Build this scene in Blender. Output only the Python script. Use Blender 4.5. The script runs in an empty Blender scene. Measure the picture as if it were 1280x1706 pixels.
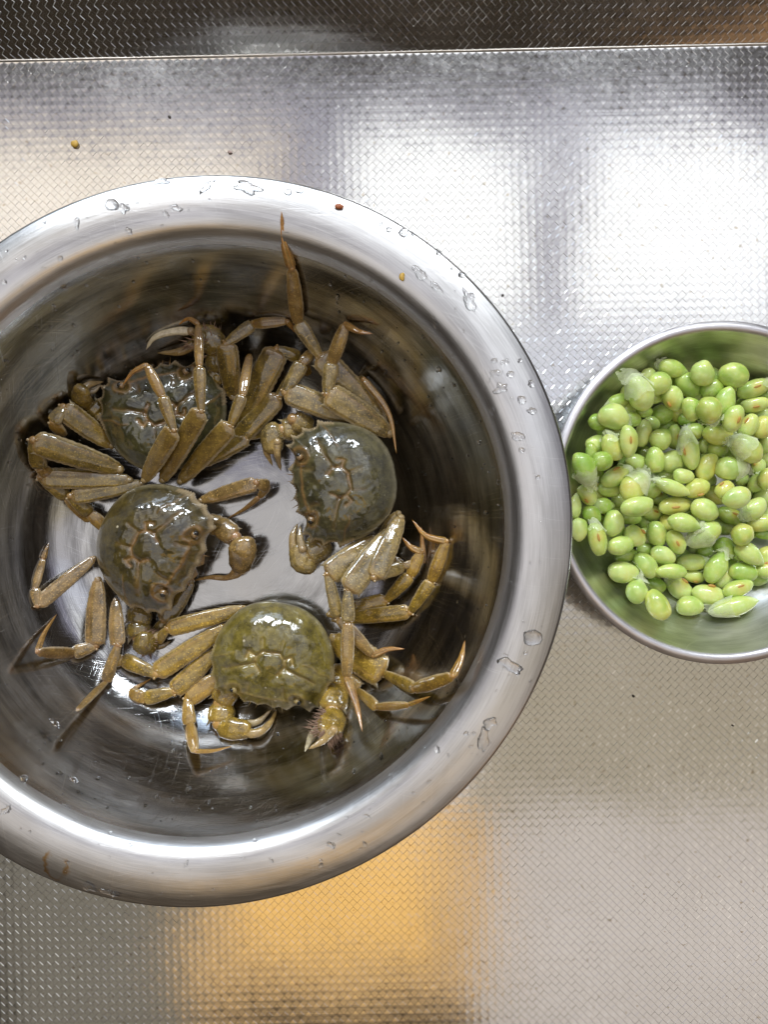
import bpy, math, random
import numpy as np
from mathutils import Vector, Matrix, noise as mnoise
random.seed(7); np.random.seed(7)
R = math.radians
scene = bpy.context.scene
C = scene.collection

# ------------------------------------------------------------------ camera
D = 0.53            # camera height above the counter (m)
F = 1313.0          # focal length in photo pixels (photo 1280 x 1706)
cam_d = bpy.data.cameras.new("camera")
cam = bpy.data.objects.new("camera", cam_d); C.objects.link(cam)
cam_d.sensor_fit = 'VERTICAL'; cam_d.sensor_height = 24.0
cam_d.lens = F / 1706.0 * 24.0
cam_d.clip_start = 0.01; cam_d.clip_end = 50
cam.location = (0, 0, D); cam.rotation_euler = (0, 0, 0)
scene.camera = cam

# ------------------------------------------------------------------ world, lamps, exposure
world = bpy.data.worlds.new("World"); scene.world = world; world.use_nodes = True
bg = world.node_tree.nodes['Background']
bg.inputs[0].default_value = (1.0, 0.80, 0.60, 1); bg.inputs[1].default_value = 0.030
scene.view_settings.view_transform = 'Standard'; scene.view_settings.look = 'None'
scene.view_settings.exposure = .42; scene.view_settings.gamma = 1

def lamp(name, sx0, sx1, sy0, sy1, col, L, H=2.0, rot=0):
    """horizontal area lamp H above the counter; sx/sy = slopes of the mirrored view rays it fills"""
    k = D + H
    x0, x1, y0, y1 = sx0*k, sx1*k, sy0*k, sy1*k
    ld = bpy.data.lights.new(name, 'AREA'); ld.shape = 'RECTANGLE'
    ld.size = x1-x0; ld.size_y = y1-y0
    ld.energy = L * math.pi * ld.size * ld.size_y
    ld.color = col
    o = bpy.data.objects.new(name, ld); C.objects.link(o)
    o.location = ((x0+x1)/2, (y0+y1)/2, H); o.rotation_euler = (0, 0, R(rot))
    return o
def aimed(name, loc, target, sx, sy, col, L):
    ld = bpy.data.lights.new(name, 'AREA'); ld.shape = 'RECTANGLE'
    ld.size = sx; ld.size_y = sy; ld.energy = L*math.pi*sx*sy; ld.color = col
    o = bpy.data.objects.new(name, ld); C.objects.link(o)
    o.location = loc
    d = Vector(target)-Vector(loc)
    o.rotation_euler = d.to_track_quat('-Z', 'Y').to_euler()
    return o
WH, BL, LIL = (.94, .97, 1.0), (.88, .94, 1.0), (.78, .78, 1.0)
lamp("window_lamp", -.030, .165, .27, .465, WH, 1.45, rot=-5)
lamp("window_lamp", -.060, .190, .23, .485, WH, 1.05, rot=-5)
lamp("window_lamp", .265, .50, .26, .465, WH, 1.45, rot=-5)
lamp("window_lamp", .235, .53, .21, .490, (.90, .93, 1.0), 1.05, rot=-5)
lamp("window_lamp", -.06, .62, .06, .24, (.84, .88, 1.0), .80)
lamp("window_lamp", -.62, -.16, .29, .455, (1.0, .92, .82), 1.1)
lamp("window_lamp", -.62, -.13, .24, .485, (1.0, .90, .80), .62)
lamp("ceiling_bounce", -.6, .85, .05, .535, LIL, .42)  # overhead panels added to stand for light bounced off the ceiling
lamp("ceiling_bounce", -.55, .10, -.36, .05, (.98, .96, .96), .78)
lamp("ceiling_bounce", .10, .85, -.375, -.12, (1.0, .89, .68), .40)
lamp("ceiling_bounce", .10, .85, -.12, .05, (.98, .96, 1.0), .50)
lamp("ceiling_bounce", .13, .85, -.74, -.36, (1.0, .92, .86), .62)
lamp("ceiling_bounce", -.5, -.24, -.75, -.36, (1.0, .95, .80), .18)
lamp("warm_lamp", -.19, .06, -.56, -.38, (1.0, .60, .18), 1.05)
lamp("warm_lamp", -.25, .14, -.62, -.34, (1.0, .64, .28), .70)
lamp("warm_lamp", -.36, .24, -.66, -.28, (1.0, .70, .40), .20)
lamp("highlight_fill", -.56, -.20, .76, 1.06, BL, 27)  # added unseen panels: highlights on the shells, more light on the crabs
lamp("highlight_fill", .08, .46, .76, 1.06, BL, 27)
lamp("low_wall_fill", -1.2, .0, 1.2, 2.0, (.64, .79, 1.0), 3.2)  # added bluish panel that brightens the lower walls of bowl and basin
aimed("back_fill", (0, -2.6, .9), (0, 0, .1), 3.4, 1.2, (1.0, .74, .46), .07)  # added dim warm fill from behind the viewer, lifts the backsplash
aimed("warm_side_fill", (1.6, -1.8, 1.0), (0, 0, .1), 1.3, .9, (1.0, .56, .26), .30)  # added warm fill, tints the upper left basin wall tan

# ------------------------------------------------------------------ helpers
def P(x, y, z):
    return Vector(((x-640)*(D-z)/F, (853-y)*(D-z)/F, z))
def px(w, z=.03): return w*(D-z)/F

def mesh_obj(name, verts, faces, mat=None, parent=None, smooth=True, tone=None, origin=None, mats=None, midx=None):
    me = bpy.data.meshes.new(name)
    o0 = Vector(origin) if origin is not None else (parent['_o'] if parent is not None and '_o' in parent else None)
    if o0 is not None:
        o0 = Vector(o0); verts = [(v[0]-o0[0], v[1]-o0[1], v[2]-o0[2]) for v in verts]
    me.from_pydata([tuple(v) for v in verts], [], [tuple(f) for f in faces])
    if mats:
        for m in mats: me.materials.append(m)
        if midx is not None: me.polygons.foreach_set('material_index', midx)
    elif mat: me.materials.append(mat)
    if smooth: me.polygons.foreach_set('use_smooth', [True]*len(me.polygons))
    if tone is not None:
        a = me.color_attributes.new('tone', 'FLOAT_COLOR', 'POINT')
        arr = np.ones((len(verts), 4), dtype=np.float32); arr[:, :3] = np.array(tone, dtype=np.float32)
        a.data.foreach_set('color', arr.ravel())
    me.update()
    ob = bpy.data.objects.new(name, me); C.objects.link(ob)
    if parent is not None: ob.parent = parent
    if origin is not None: ob.location = o0
    return ob
def empty(name, loc, label, cat, group=None):
    o = bpy.data.objects.new(name, None); C.objects.link(o); o.location = loc
    o.empty_display_size = .01
    o['label'] = label; o['category'] = cat
    if group: o['group'] = group
    return o
def tag(o, label, cat, group=None):
    o['label'] = label; o['category'] = cat
    if group: o['group'] = group
    return o

class NT:
    def __init__(s, name):
        s.m = bpy.data.materials.new(name); s.m.use_nodes = True
        s.t = s.m.node_tree; s.n = s.t.nodes; s.b = s.n['Principled BSDF']
    def node(s, typ, **kw):
        n = s.n.new(typ)
        for k, v in kw.items():
            if k.startswith('i_'):
                key = k[2:]
                key = int(key) if key.isdigit() else key.replace('_', ' ')
                n.inputs[key].default_value = v
            else: setattr(n, k, v)
        return n
    def link(s, a, b): s.t.links.new(a, b)
    def set(s, **kw):
        for k, v in kw.items(): s.b.inputs[k.replace('_', ' ')].default_value = v
    def ramp(s, fac, stops):
        r = s.node('ShaderNodeValToRGB'); e = r.color_ramp.elements
        while len(e) < len(stops): e.new(.5)
        for q, (p, c) in zip(e, stops):
            q.position = p; q.color = (c, c, c, 1) if isinstance(c, (int, float)) else tuple(c)+(1,)
        s.link(fac, r.inputs[0]); return r.outputs[0]
    def mix(s, f, a, b):
        m = s.node('ShaderNodeMix', data_type='RGBA')
        for sock, v in ((m.inputs[0], f), (m.inputs[6], a), (m.inputs[7], b)):
            if hasattr(v, 'is_output'): s.link(v, sock)
            elif isinstance(v, (int, float)): sock.default_value = v
            else: sock.default_value = tuple(v)+(1,)
        return m.outputs[2]
    def math(s, op, a, b=0.0, clamp=False):
        m = s.node('ShaderNodeMath', operation=op, use_clamp=clamp)
        for i, v in enumerate((a, b)):
            if hasattr(v, 'is_output'): s.link(v, m.inputs[i])
            else: m.inputs[i].default_value = v
        return m.outputs[0]
    def noise(s, vec, scale, detail=3, rough=.5, out='Fac'):
        n = s.node('ShaderNodeTexNoise'); n.inputs['Scale'].default_value = scale
        n.inputs['Detail'].default_value = detail; n.inputs['Roughness'].default_value = rough
        if vec is not None: s.link(vec, n.inputs['Vector'])
        return n.outputs[out]
    def bump(s, h, strength, dist, prev=None):
        b = s.node('ShaderNodeBump'); b.inputs['Strength'].default_value = strength
        b.inputs['Distance'].default_value = dist; s.link(h, b.inputs['Height'])
        if prev is not None: s.link(prev, b.inputs['Normal'])
        return b.outputs[0]

# ------------------------------------------------------------------ materials
def counter_mat():
    n = NT("embossed_steel"); co = n.node('ShaderNodeTexCoord').outputs['Object']
    big = n.noise(co, 9, 4); fine = n.noise(co, 260, 3)
    # fine sanding streaks along x
    mp = n.node('ShaderNodeMapping'); mp.inputs['Scale'].default_value = (18, 900, 1); n.link(co, mp.inputs[0])
    st = n.noise(mp.outputs[0], 1, 2)
    col = n.mix(n.ramp(big, [(.3, 0.), (.7, 1.)]), (.60, .585, .56), (.68, .67, .655))
    sp = n.ramp(fine, [(.28, 0.), (.36, 1.)])
    col = n.mix(sp, (.50, .46, .40), col)
    n.link(col, n.b.inputs['Base Color'])
    r = n.math('ADD', n.math('MULTIPLY', fine, .10), n.math('MULTIPLY', big, .08))
    n.link(n.math('ADD', n.math('ADD', r, n.math('MULTIPLY', n.ramp(n.noise(co, 34, 5, .7), [(.5, 0.), (.75, 1.)]), .035)), .045), n.b.inputs['Roughness'])
    n.set(Metallic=1.0)
    n.link(n.bump(st, .035, .0002), n.b.inputs['Normal'])
    return n.m
def steel_mat(name, col_a, col_b, r0, r1, streak=(1600, 7), bumpk=.25, stain=None):
    n = NT(name); co = n.node('ShaderNodeTexCoord').outputs['Object']
    sx = n.node('ShaderNodeSeparateXYZ'); n.link(co, sx.inputs[0])
    ang = n.math('ARCTAN2', sx.outputs[1], sx.outputs[0])
    rad = n.math('SQRT', n.math('ADD', n.math('MULTIPLY', sx.outputs[0], sx.outputs[0]), n.math('MULTIPLY', sx.outputs[1], sx.outputs[1])))
    rz = n.math('ADD', rad, sx.outputs[2])
    cb = n.node('ShaderNodeCombineXYZ')
    ca_, sa_ = n.math('COSINE', ang), n.math('SINE', ang)
    n.link(n.math('MULTIPLY', rz, streak[0]), cb.inputs[0]); n.link(n.math('MULTIPLY', ca_, streak[1]), cb.inputs[1]); n.link(n.math('MULTIPLY', sa_, streak[1]), cb.inputs[2])
    fade = n.ramp(rad, [(.03, 0.), (.09, 1.)])
    st = n.math('ADD', n.math('MULTIPLY', n.math('SUBTRACT', n.noise(cb.outputs[0], 1, 4, .65), .5), fade), .5)
    cb2 = n.node('ShaderNodeCombineXYZ')
    n.link(n.math('MULTIPLY', rz, 90), cb2.inputs[0]); n.link(n.math('MULTIPLY', ca_, 2.5), cb2.inputs[1]); n.link(n.math('MULTIPLY', sa_, 2.5), cb2.inputs[2])
    wide = n.math('ADD', n.math('MULTIPLY', n.math('SUBTRACT', n.noise(cb2.outputs[0], 1, 3), .5), fade), .5)
    big = n.noise(co, 14, 4)
    # long random hairline scratches
    wv = n.node('ShaderNodeVectorMath', operation='SCALE'); n.link(n.noise(co, 7, 1, out='Color'), wv.inputs[0]); wv.inputs['Scale'].default_value = .10
    wa = n.node('ShaderNodeVectorMath', operation='ADD'); n.link(co, wa.inputs[0]); n.link(wv.outputs[0], wa.inputs[1]); cow = wa.outputs[0]
    mp = n.node('ShaderNodeMapping'); mp.inputs['Scale'].default_value = (30, 2600, 30); mp.inputs['Rotation'].default_value = (0, 0, .55); n.link(cow, mp.inputs[0])
    sc1 = n.ramp(n.noise(mp.outputs[0], 1, 2), [(.64, 0.), (.72, 1.)])
    mp2 = n.node('ShaderNodeMapping'); mp2.inputs['Scale'].default_value = (2400, 34, 30); mp2.inputs['Rotation'].default_value = (0, 0, .9); n.link(cow, mp2.inputs[0])
    sc2 = n.ramp(n.noise(mp2.outputs[0], 1, 2), [(.66, 0.), (.74, 1.)])
    col = n.mix(n.ramp(n.math('ADD', n.math('MULTIPLY', wide, .6), n.math('MULTIPLY', st, .4)), [(.40, 0.), (.58, 1.)]), col_a, col_b)
    col = n.mix(n.ramp(big, [(.55, 0.), (.8, .35)]), col, (.42, .38, .33))
    col = n.mix(n.math('MULTIPLY', n.math('ADD', sc1, sc2), .22, True), col, (.85, .85, .84))
    if stain:
        for (sxp, syp, rr) in stain:
            vd = n.node('ShaderNodeVectorMath', operation='DISTANCE'); n.link(co, vd.inputs[0]); vd.inputs[1].default_value = (sxp, syp, .1)
            wob = n.math('MULTIPLY', n.math('SUBTRACT', n.noise(co, 120, 3), .5), rr*1.6)
            dd = n.math('ADD', vd.outputs['Value'], wob)
            ring = n.ramp(n.math('DIVIDE', dd, rr), [(.62, 0.), (.86, .85), (.96, .55), (1.02, 0.)])
            ring = n.math('MULTIPLY', ring, n.ramp(n.noise(co, 60, 2), [(.42, 0.), (.55, 1.)]))
            col = n.mix(ring, col, (.40, .22, .05))
    n.link(col, n.b.inputs['Base Color'])
    rr = n.math('ADD', n.math('MULTIPLY', st, (r1-r0)), n.math('MULTIPLY', big, .06))
    rr = n.math('ADD', rr, r0)
    n.link(rr, n.b.inputs['Roughness']); n.set(Metallic=1.0)
    b = n.bump(st, bumpk, .00012)
    b = n.bump(n.math('ADD', sc1, sc2), .22, .00007, b)
    b = n.bump(n.noise(co, 45, 2), .22, .0010, b)
    n.link(b, n.b.inputs['Normal'])
    return n.m
def crab_mat(name, dark, light, ochre=(.42, .20, .05), horn=(.50, .21, .04), pale=(.62, .54, .36), wet=.9, spots=False, leg=False):
    n = NT(name); co = n.node('ShaderNodeTexCoord').outputs['Object']
    at = n.node('ShaderNodeAttribute', attribute_name='tone'); sp = n.node('ShaderNodeSeparateColor'); n.link(at.outputs['Color'], sp.inputs[0])
    mott = n.noise(co, 110, 6, .68); spk = n.noise(co, 900, 2, .6); mid = n.noise(co, 260, 3)
    col = n.mix(n.ramp(mott, [(.30, 0.), (.64, 1.)] if leg else [(.36, 0.), (.64, 1.)]), dark, light)
    col = n.mix(n.ramp(mid, [(.5, 0.), (.75, .45)]), col, tuple(c*.4 for c in dark))
    col = n.mix(n.ramp(spk, [(.57, 0.), (.68, .75)] if leg else [(.60, 0.), (.72, .45)]), col, tuple(min(1, c*1.9) for c in light))
    if spots:
        v = n.node('ShaderNodeTexVoronoi'); v.inputs['Scale'].default_value = 75; n.link(co, v.inputs['Vector'])
        w = n.math('MULTIPLY', n.ramp(v.outputs['Distance'], [(.05, 1.), (.08, 0.)]), n.ramp(n.noise(co, 60, 1), [(.46, 0.), (.52, 1.)]))
        col = n.mix(n.math('MULTIPLY', w, .85), col, pale)
    nz = n.noise(co, 330, 4, .7)
    def wob(s, k=1.0): return n.math('MULTIPLY', s, n.ramp(nz, [(.25, .35), (.6, 1.)]), True)
    col = n.mix(wob(sp.outputs[0]), col, ochre)
    col = n.mix(wob(sp.outputs[1]), col, horn)
    col = n.mix(wob(sp.outputs[2]), col, pale)
    n.link(col, n.b.inputs['Base Color'])
    n.link(n.math('ADD', n.math('MULTIPLY', spk, .3), .32), n.b.inputs['Roughness'])
    n.b.inputs['Specular IOR Level'].default_value = .28
    n.b.inputs['Subsurface Weight'].default_value = .0
    gran = n.node('ShaderNodeTexVoronoi'); gran.inputs['Scale'].default_value = 1100; n.link(co, gran.inputs['Vector'])
    h = n.math('ADD', n.math('MULTIPLY', n.ramp(gran.outputs['Distance'], [(.0, 1.), (.5, 0.)]), .22), n.math('MULTIPLY', mid, 1.0))
    n.link(n.bump(h, .75 if leg else .7, .0005), n.b.inputs['Normal'])
    n.b.inputs['Coat Weight'].default_value = wet
    n.b.inputs['Coat IOR'].default_value = 1.75
    wetr = n.ramp(n.noise(co, 130, 3), [(.4, .03), (.62, .13)])
    n.link(wetr, n.b.inputs['Coat Roughness'])
    n.link(n.bump(n.math('ADD', n.noise(co, 170, 3), n.math('MULTIPLY', gran.outputs['Distance'], .05)), .20 if leg else .34, .0011), n.b.inputs['Coat Normal'])
    return n.m
def plain_mat(name, col, rough=.5, **kw):
    n = NT(name); co = n.node('ShaderNodeTexCoord').outputs['Object']
    c = n.mix(n.noise(co, 400, 3), tuple(x*.7 for x in col), tuple(min(1, x*1.2) for x in col))
    n.link(c, n.b.inputs['Base Color']); n.b.inputs['Roughness'].default_value = rough
    for k, v in kw.items(): n.b.inputs[k.replace('_', ' ')].default_value = v
    return n.m
def bean_mat(name, ca, cb, yel):
    n = NT(name); co = n.node('ShaderNodeTexCoord').outputs['Object']
    oi = n.node('ShaderNodeObjectInfo')
    at = n.node('ShaderNodeAttribute', attribute_name='tone'); sp = n.node('ShaderNodeSeparateColor'); n.link(at.outputs['Color'], sp.inputs[0])
    base = n.mix(oi.outputs['Random'], ca, cb)
    va = n.node('ShaderNodeVectorMath', operation='ADD'); n.link(co, va.inputs[0])
    cbn = n.node('ShaderNodeCombineXYZ'); n.link(oi.outputs['Random'], cbn.inputs[0]); n.link(oi.outputs['Random'], cbn.inputs[2]); n.link(cbn.outputs[0], va.inputs[1])
    vec = va.outputs[0]
    base = n.mix(n.ramp(n.noise(vec, 130, 3), [(.42, 0.), (.72, .75)]), base, yel)
    base = n.mix(n.ramp(n.noise(vec, 420, 4), [(.5, 0.), (.8, .5)]), base, (.66, .75, .40))
    base = n.mix(n.ramp(n.noise(vec, 70, 2), [(.35, .5), (.5, 0.)]), base, (.20, .38, .03))
    base = n.mix(sp.outputs[0], base, (.58, .47, .07))
    base = n.mix(sp.outputs[1], base, (.66, .76, .42))
    n.link(base, n.b.inputs['Base Color'])
    n.b.inputs['Roughness'].default_value = .42
    n.b.inputs['Subsurface Weight'].default_value = .25
    n.b.inputs['Subsurface Radius'].default_value = (.0020, .0028, .0007)
    n.b.inputs['Subsurface Scale'].default_value = 1.0
    n.b.inputs['Coat Weight'].default_value = .6; n.b.inputs['Coat Roughness'].default_value = .09
    n.link(n.bump(n.noise(vec, 240, 3), .35, .0006), n.b.inputs['Normal'])
    n.link(n.bump(n.noise(vec, 200, 2), .25, .0006), n.b.inputs['Coat Normal'])
    return n.m
def skin_mat():
    n = NT("loose_bean_skin"); co = n.node('ShaderNodeTexCoord').outputs['Object']
    f = n.noise(co, 170, 3, .6)
    n.link(n.mix(f, (.62, .72, .34), (.86, .90, .66)), n.b.inputs['Base Color'])
    n.b.inputs['Roughness'].default_value = .28
    lw = n.node('ShaderNodeLayerWeight'); lw.inputs[0].default_value = .45
    n.link(n.math('ADD', n.math('MULTIPLY', lw.outputs['Facing'], .55), n.math('MULTIPLY', f, .55), True), n.b.inputs['Alpha'])
    n.link(n.bump(n.noise(co, 260, 3), .5, .0008), n.b.inputs['Normal'])
    return n.m
def water_mat():
    n = NT("water_drop")
    n.set(Roughness=.0, IOR=1.33); n.b.inputs['Transmission Weight'].default_value = 1.0
    n.b.inputs['Base Color'].default_value = (1, 1, 1, 1)
    return n.m
def film_mat():
    n = NT("water_film"); co = n.node('ShaderNodeTexCoord').outputs['Object']
    tr = n.node('ShaderNodeBsdfTransparent'); tr.inputs[0].default_value = (.93, .96, .86, 1)
    gl = n.node('ShaderNodeBsdfGlossy'); gl.inputs['Roughness'].default_value = .02
    fr = n.node('ShaderNodeFresnel'); fr.inputs[0].default_value = 1.33
    bp = n.bump(n.noise(co, 90, 2), .4, .002); n.link(bp, gl.inputs['Normal']); n.link(bp, fr.inputs['Normal'])
    mx = n.node('ShaderNodeMixShader'); n.link(fr.outputs[0], mx.inputs[0]); n.link(tr.outputs[0], mx.inputs[1]); n.link(gl.outputs[0], mx.inputs[2])
    out = [q for q in n.n if q.type == 'OUTPUT_MATERIAL'][0]; n.link(mx.outputs[0], out.inputs[0])
    return n.m

M_counter = counter_mat()
M_water = water_mat(); M_film = film_mat()

# ------------------------------------------------------------------ embossed counter and sloping upstand
ROT = R(1.25); cr, sr = math.cos(ROT), math.sin(ROT)
PX, PY = .00530, .00535
FOLD = .3090; SLOPE = R(44)
def to_world(pts):
    """pts (n,3) in counter frame -> world, with the part beyond the fold bent upwards"""
    x, y, h = pts[:, 0], pts[:, 1], pts[:, 2]
    over = np.maximum(0, y-FOLD)
    t = np.clip(over/.004, 0, 1)                      # small radius at the fold
    a = SLOPE*t
    yy = np.where(over > 0, FOLD + over*math.cos(SLOPE), y)
    zz = np.where(over > 0, over*math.sin(SLOPE), 0)
    yy = yy - h*np.sin(a); zz = zz + h*np.cos(a)
    return np.stack([x*cr - yy*sr, x*sr + yy*cr, zz], 1)
def emboss(name, x0, x1, y0, y1):
    V = []; Fs = []; Sm = []; base = 0
    ni0, ni1 = int(x0/PX)-1, int(x1/PX)+1; nj0, nj1 = int(y0/PY)-1, int(y1/PY)+1
    A = .00013; DOME = .000022; e = .05
    top = np.array([e, .3, .5, .7, 1-e])
    for par, off in ((0, 0), (1, .5)):
        i, j = np.meshgrid(np.arange(ni0, ni1+1), np.arange(nj0, nj1+1), indexing='ij')
        cx = (i.ravel()+off)*PX; cy = (j.ravel()+off)*PY
        k = (cx > x0) & (cx < x1) & (cy > y0) & (cy < y1)
        cx = cx[k]; cy = cy[k]; nc = len(cx)
        jit = 1+(np.random.rand(nc)-.5)*.5; tx = (np.random.rand(nc)-.5)*.016; ty = (np.random.rand(nc)-.5)*.016
        def lay(u, v, lh, quads, smooth, tilt):
            nonlocal base
            lx = (u+v-1)*PX/2; ly = (u-v)*PY/2
            wx = cx[:, None]+lx[None]; wy = cy[:, None]+ly[None]
            hh = lh[None]*jit[:, None]+tilt[None]*(tx[:, None]*lx[None]+ty[:, None]*ly[None])
            hh = hh+.00014*(np.sin(wx*29+1.3)*np.cos(wy*21+.4))+.00005*np.sin(wx*67+wy*41)
            V.append(to_world(np.stack([wx.ravel(), wy.ravel(), hh.ravel()], 1)))
            q = (np.array(quads)[None]+(np.arange(nc)*len(u))[:, None, None]+base).reshape(-1, 4)[:, ::-1]
            Fs.append(q); Sm.append(np.full(len(q), smooth)); base += nc*len(u)
        g = top if par == 0 else np.array([0, .5, 1.])
        m = len(g); u, v = [q.ravel() for q in np.meshgrid(g, g, indexing='ij')]
        quads = [(a*m+b, (a+1)*m+b, (a+1)*m+b+1, a*m+b+1) for a in range(m-1) for b in range(m-1)]
        dm = (1-(2*u-1)**2)*(1-(2*v-1)**2)
        if par == 0:
            lay(u, v, A+DOME*dm, quads, True, np.ones(len(u)))
            c4 = [(0, 0), (1, 0), (1, 1), (0, 1)]; i4 = [(e, e), (1-e, e), (1-e, 1-e), (e, 1-e)]
            uu = np.array([q[0] for q in c4+i4], float); vv = np.array([q[1] for q in c4+i4], float)
            lay(uu, vv, np.array([0.]*4+[A+DOME*(1-(1-2*e)**2)**2]*4), [(q, (q+1) % 4, 4+(q+1) % 4, 4+q) for q in range(4)], False, np.array([0.]*4+[1.]*4))
        else:
            lay(u, v, DOME*.8*(1-dm)-DOME*.8, quads, True, np.zeros(len(u)))
    V = np.concatenate(V); Fs = np.concatenate(Fs); Sm = np.concatenate(Sm)
    me = bpy.data.meshes.new(name)
    me.vertices.add(len(V)); me.vertices.foreach_set('co', V.astype(np.float32).ravel())
    me.loops.add(Fs.size); me.loops.foreach_set('vertex_index', Fs.astype(np.int32).ravel())
    me.polygons.add(len(Fs)); me.polygons.foreach_set('loop_start', np.arange(0, Fs.size, 4, dtype=np.int32))
    me.polygons.foreach_set('use_smooth', Sm.tolist())
    me.materials.append(M_counter); me.update(calc_edges=True)
    o = bpy.data.objects.new(name, me); C.objects.link(o); o['kind'] = 'structure'
    return o
emboss('counter', -.42, .46, -.46, FOLD)
emboss('backsplash', -.42, .46, FOLD+.0001, FOLD+.075)
# folded bead along the crease
def tube_path(pts, r, n=8):
    V = []; Fc = []
    for i, p in enumerate(pts):
        a = pts[max(0, i-1)]; b = pts[min(len(pts)-1, i+1)]
        T = (Vector(b)-Vector(a)).normalized(); S = T.cross(Vector((0, 0, 1))).normalized(); N = S.cross(T)
        for k in range(n):
            t = 2*math.pi*k/n; V.append(Vector(p)+S*(math.cos(t)*r)+N*(math.sin(t)*r))
    for i in range(len(pts)-1):
        for k in range(n):
            Fc.append((i*n+k, i*n+(k+1) % n, (i+1)*n+(k+1) % n, (i+1)*n+k))
    return V, Fc
pts = []
for i in range(60):
    x = -.42+.88*i/59
    w = to_world(np.array([[x, FOLD-.0002, .0001+.00015*math.sin(i*1.7)]]))[0]; pts.append(tuple(w))
Vb, Fb = tube_path(pts, .0009)
M_bead = steel_mat("crease_steel", (.30, .27, .23), (.42, .39, .35), .2, .35)
o = mesh_obj('crease_bead', Vb, Fb, M_bead); o['kind'] = 'structure'

# ------------------------------------------------------------------ lathe bowls
def smooth_profile(pts, sub=6):
    out = []
    n = len(pts)
    for i in range(n-1):
        p0 = pts[max(0, i-1)]; p1 = pts[i]; p2 = pts[i+1]; p3 = pts[min(n-1, i+2)]
        for k in range(sub):
            t = k/sub
            out.append(tuple(.5*((2*p1[q])+(-p0[q]+p2[q])*t+(2*p0[q]-5*p1[q]+4*p2[q]-p3[q])*t*t+(-p0[q]+3*p1[q]-3*p2[q]+p3[q])*t**3) for q in (0, 1)))
    out.append(pts[-1]); return out
def lathe(name, prof, seg, mat, parent=None, origin=(0, 0, 0), wob=0.0):
    V = [Vector((0, 0, prof[0][1]))]; Fc = []
    pr = prof[1:] if prof[0][0] < 1e-6 else prof
    for (r, z) in pr:
        for k in range(seg):
            a = 2*math.pi*k/seg
            rr = r*(ell(a) if wob > .001 else 1)*(1+wob*math.sin(3*a+.7)*min(1, r/.1)+wob*.6*math.sin(7*a))
            V.append(Vector((rr*math.cos(a), rr*math.sin(a), z+wob*.15*math.sin(2*a+1)*r*4)))
    for k in range(seg): Fc.append((0, 1+k, 1+(k+1) % seg))
    for i in range(len(pr)-1):
        for k in range(seg):
            a = 1+i*seg+k; b = 1+i*seg+(k+1) % seg
            Fc.append((a, a+seg, b+seg, b))
    me = bpy.data.meshes.new(name); me.from_pydata(V, [], Fc); me.materials.append(mat)
    me.polygons.foreach_set('use_smooth', [True]*len(me.polygons)); me.update()
    o = bpy.data.objects.new(name, me); C.objects.link(o)
    if parent is not None: o.parent = parent
    else: o.location = origin
    return o
BC = P(335.5, 901, .1); BC.z = 0            # basin centre
inner = [(0, .0026), (.05, .0024), (.086, .0025), (.098, .0040), (.110, .0085), (.1215, .0160), (.1325, .0275), (.1425, .0430), (.1515, .0605), (.1590, .0765),
         (.1645, .0880), (.1690, .0950), (.1745, .0987), (.182, .1000), (.189, .1000), (.195, .0992), (.1998, .0979)]
ELL0 = R(38)
def ell(a): return 1.006*(1+.019*math.cos(2*(a-ELL0)))
inner_s = smooth_profile(inner)
INR = np.array([p[0] for p in inner_s]); INZ = np.array([p[1] for p in inner_s])
def basin_z(r): return float(np.interp(r, INR, INZ))
outer = [(.2008, .0971), (.2013, .0959), (.2008, .0948), (.1985, .0956), (.190, .0982), (.181, .0986), (.1738, .0970), (.1700, .0930), (.1662, .0868), (.1605, .0750),
         (.1528, .0592), (.1438, .0418), (.1337, .0262), (.1225, .0146), (.111, .0070), (.099, .0024), (.086, .0009), (.05, .0009), (.0, .0010)]
M_basin = steel_mat("brushed_basin_steel", (.23, .225, .22), (.53, .525, .52), .05, .14, stain=[(P(92, 1446, .1).x-BC.x, P(92, 1446, .1).y-BC.y, .0085)])
basin = empty('basin', BC, 'large round brushed steel basin with a wide rolled rim holding four crabs', 'basin')
basin['_o'] = tuple(BC)
lathe('bowl_wall', [p for p in inner_s if p[0] <= .1655], 200, M_basin, basin, wob=.0012)
M_rim = steel_mat('satin_rim_steel', (.44, .43, .42), (.62, .61, .60), .20, .42, stain=[(P(92, 1446, .1).x-BC.x, P(92, 1446, .1).y-BC.y, .0085)])
rimprof = [p for p in inner_s if p[0] >= .1650]+smooth_profile(outer, 3)
def ring_lathe(name, prof, seg, mat, parent, wob=.0):
    V = []; Fc = []
    for (r, z) in prof:
        for k in range(seg):
            a = 2*math.pi*k/seg
            rr = r*(ell(a) if wob > .001 else 1)*(1+wob*math.sin(3*a+.7)*min(1, r/.1)+wob*.6*math.sin(7*a))
            V.append(Vector((rr*math.cos(a), rr*math.sin(a), z+wob*.15*math.sin(2*a+1)*r*4)))
    for i in range(len(prof)-1):
        for k in range(seg):
            a = i*seg+k; b = i*seg+(k+1) % seg; Fc.append((a, a+seg, b+seg, b))
    me = bpy.data.meshes.new(name); me.from_pydata(V, [], Fc); me.materials.append(mat)
    me.polygons.foreach_set('use_smooth', [True]*len(me.polygons)); me.update()
    o = bpy.data.objects.new(name, me); C.objects.link(o); o.parent = parent; return o
ring_lathe('rim', rimprof, 200, M_rim, basin, .0012)

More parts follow.
